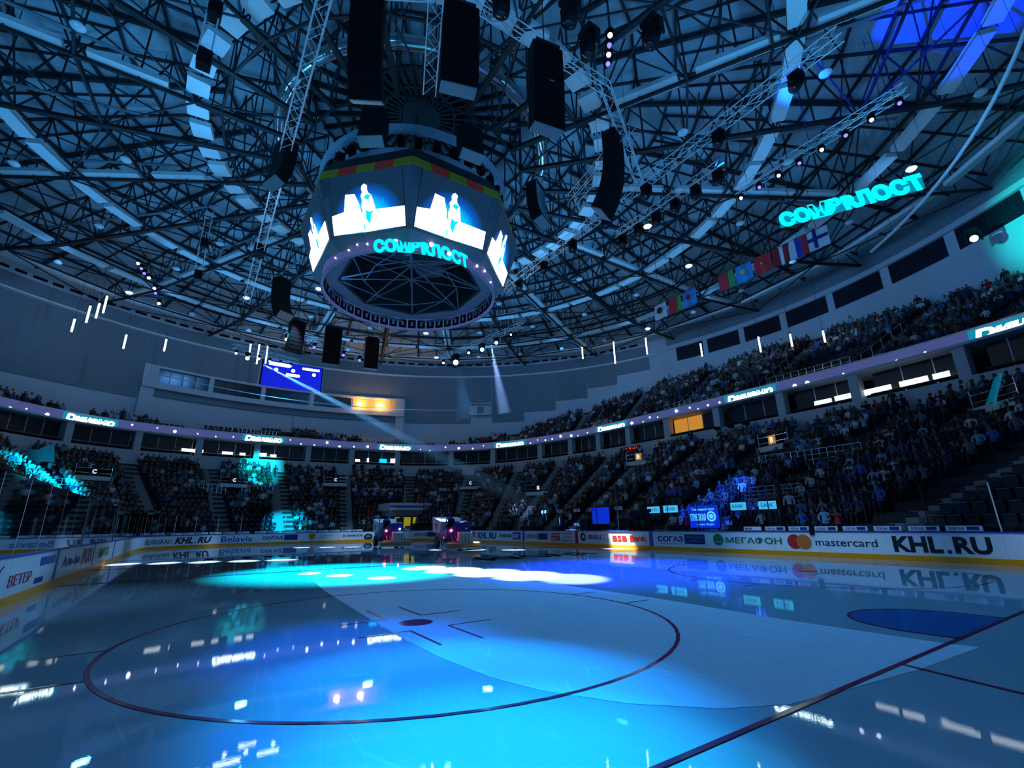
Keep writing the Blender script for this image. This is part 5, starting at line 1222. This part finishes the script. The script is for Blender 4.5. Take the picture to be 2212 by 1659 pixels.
# ------------------------------------------------------------------ ice resurfacers
def resurfacer(x, y, rz, lab, stacks):
    t = thing('ice_resurfacer', lab, 'vehicle', None, (x, y, .01), rz)   # local +x forward
    blue, wh, blk = M['zblue'], M['white'], M['black']
    b = MB(); b.hexa([(-1.35, -.95, .55), (1.7, -.95, .55), (1.7, .95, .55), (-1.35, .95, .55), (-1.35, -.95, 1.25), (1.7, -.95, 1.25), (1.7, .95, 1.25), (-1.35, .95, 1.25)]); b.obj('chassis_body', blue, t)
    b = MB(); b.hexa([(.1, -1.02, 1.15), (2.15, -1.02, 1.15), (2.15, 1.02, 1.15), (.1, 1.02, 1.15), (-.05, -1.02, 1.95), (2.35, -1.02, 2.3), (2.35, 1.02, 2.3), (-.05, 1.02, 1.95)]); b.obj('snow_tank', wh, t)
    b = MB(); b.box((1.2, 1.035, 1.62), (.5, .02, .45)); b.box((1.2, -1.035, 1.62), (.5, .02, .45)); b.obj('printed_patch', M['redink'], t)
    b = MB(); b.hexa([(-1.35, -.9, 1.2), (-.1, -.9, 1.2), (-.1, .9, 1.2), (-1.35, .9, 1.2), (-1.3, -.75, 1.85), (-.15, -.75, 1.95), (-.15, .3, 1.95), (-1.3, .3, 1.85)]); b.obj('engine_cover', blue, t)
    MB().box((-.75, -.62, 2.15), (.5, .5, .35)).obj('air_box', M['steel_dark'], t); MB().box((-.55, .45, 1.6), (.5, .5, .12)).obj('seat', blk, t); MB().box((-.83, .45, 1.85), (.1, .5, .5)).obj('seat_back', blk, t)
    b = MB(); b.tube([(.0, .45, 1.75), (-.08, .45, 1.98)], .03, 6); b.tube([(-.08+.0, .45+.18*cos(a*pi/6), 1.98+.18*sin(a*pi/6)) for a in range(13)], .02, 5); b.obj('steering_wheel', blk, t)
    for wx in (-.75, 1.25):
        for s_ in (-1, 1):
            q = MB(); rt_ = Matrix.Rotation(pi/2, 3, 'X'); q.lathe([(.2, -.14), (.4, -.15), (.44, -.08), (.44, .08), (.4, .15), (.2, .14)], (wx, s_*.92, .44), 20, rot=rt_); wq = q.obj('wheel', M['rubber'], t, True)
            g = MB(); g.lathe([(0, -.12), (.2, -.12), (.2, .12), (0, .12)], (wx, s_*.92, .44), 14, rot=rt_); g.obj('hub', M['chrome'], wq)
    b = MB(); b.hexa([(-2.45, -1.2, .08), (-1.65, -1.2, .08), (-1.65, 1.2, .08), (-2.45, 1.2, .08), (-2.4, -1.2, .42), (-1.7, -1.2, .5), (-1.7, 1.2, .5), (-2.4, 1.2, .42)]); b.obj('conditioner_sled', M['sled'], t)
    MB().box((-2.5, 0, .3), (.05, 2.3, .06)).obj('yellow_bar', M['kick'], t); MB().box((-2.5, 0, .12), (.06, 2.4, .08)).obj('towel_bar', M['chrome'], t)
    for s_ in (-1, 1): MB().box((-2.05, s_*1.24, .3), (.8, .06, .42)).obj('side_plate', M['chrome'], t)
    b = MB(); b.tube([(-1.3, .3, .9), (-1.9, .3, .55)], .05, 6); b.tube([(-1.3, .6, .9), (-1.9, .6, .55)], .05, 6); b.tube([(-1.35, .1, .7), (-1.8, .05, .5), (-2.0, .4, .5)], .035, 6); b.obj('lift_arms', M['chrome'], t)
    b = MB(); b.hexa([(-1.75, -.85, .5), (-1.4, -.85, .5), (-1.4, .15, .5), (-1.75, .15, .5), (-1.72, -.85, 1.15), (-1.4, -.85, 1.2), (-1.4, .15, 1.2), (-1.72, .15, 1.15)]); b.obj('water_tank', wh, t)
    for y_ in (-.6, -.35, -.1): MB().box((-1.76, y_, .8), (.02, .03, .55)).obj('strap', M['steel_dark'], t)
    MB().lathe([(.1, 0), (.1, .04), (0, .06)], (-1.38, .62, 1.3), 12, rot=Vector((-1, 0, 0)).to_track_quat('Z', 'Y').to_matrix()).obj('red_tail_light', M['redlamp'], t)
    MB().lathe([(.07, 0), (.07, .03), (0, .05)], (-1.38, -.5, 1.42), 12, rot=Vector((-1, 0, 0)).to_track_quat('Z', 'Y').to_matrix()).obj('round_work_light', M['whitelamp'] if stacks else M['chrome'], t)
    for k in range(2): member('pole', (-.2+k*.25, .98, 1.9), (-.2+k*.25, .98, 2.5), .04, M['chrome'], t)
    return t
M['zblue'] = mat('machine_blue', (.01, .025, .22), .3); M['rubber'] = mat('rubber', (.012, .012, .014), .6); M['sled'] = mat('sled_metal', (.30, .28, .20), .4, .5)
RA = (42.6, -3.9, -.12), (34.6, -6.0, -.16)
for (x, y, a), lab, st_ in ((RA[0], 'white and blue ice resurfacer with bright red tail light, farther and left', 1), (RA[1], 'dark blue ice resurfacer with white snow tank, nearer and right', 0)):
    z = resurfacer(x, y, a, lab, st_)
    o = link('person', body_mesh('lap', 'blue')); c, n_ = cos(a), sin(a); o.location = (x-.5*c-.45*n_, y-.5*n_+.45*c, 1.2); o.rotation_euler = (0, 0, a-pi/2)
    tag(o, 'driver in blue top seated on the %s ice resurfacer' % ('left' if st_ else 'right'), 'person')
    h = MB(); h.lathe([(0, .15), (.07, .13), (.12, .06), (.13, -.03), (.12, -.06)], (0, 0, 1.29), 12); h.obj('blue_cap', M['rail'], o, True)
    pl = bpy.data.lights.new('tail_glow', 'POINT'); pl.color = (1, .03, .03); pl.energy = 10; pl.shadow_soft_size = .05; po = bpy.data.objects.new('tail_glow', pl); COL.objects.link(po); po.location = (x-1.6*c-.62*n_, y-1.6*n_+.62*c, 1.3)

# ------------------------------------------------------------------ light beams in thin haze
hz = bpy.data.materials.new('thin_haze'); hz.use_nodes = True; nt = hz.node_tree; nt.nodes.clear()
ho = nt.nodes.new('ShaderNodeOutputMaterial'); hs = nt.nodes.new('ShaderNodeVolumeScatter'); hs.inputs['Density'].default_value = .09; hs.inputs['Anisotropy'].default_value = .35; hs.inputs['Color'].default_value = (.9, .95, 1, 1)
nt.links.new(hs.outputs[0], ho.inputs['Volume'])
for k, (p, q, r, lab) in enumerate([((57.2, 7.0, 19.2), (36.0, -14.6, 3.0), .9, 'long diagonal streak of haze crossing the bowl below the scoreboard'), ((49.2, -13.4, 20.4), (47., -13.5, 12.5), 1.2, 'pale cone of haze under the bright spotlight right of the scoreboard'), ((44.5, -15.2, 21.6), (44.5, -17.0, 13.5), .9, 'faint cone of haze farther right of the scoreboard')]):
    p, q = Vector(p), Vector(q); b = MB(); b.tube([p.lerp(q, .03), q], .1, 14, rr=[.12, r]); o = b.obj('haze_beam', hz); tag(o, lab, 'haze', None, 'stuff')
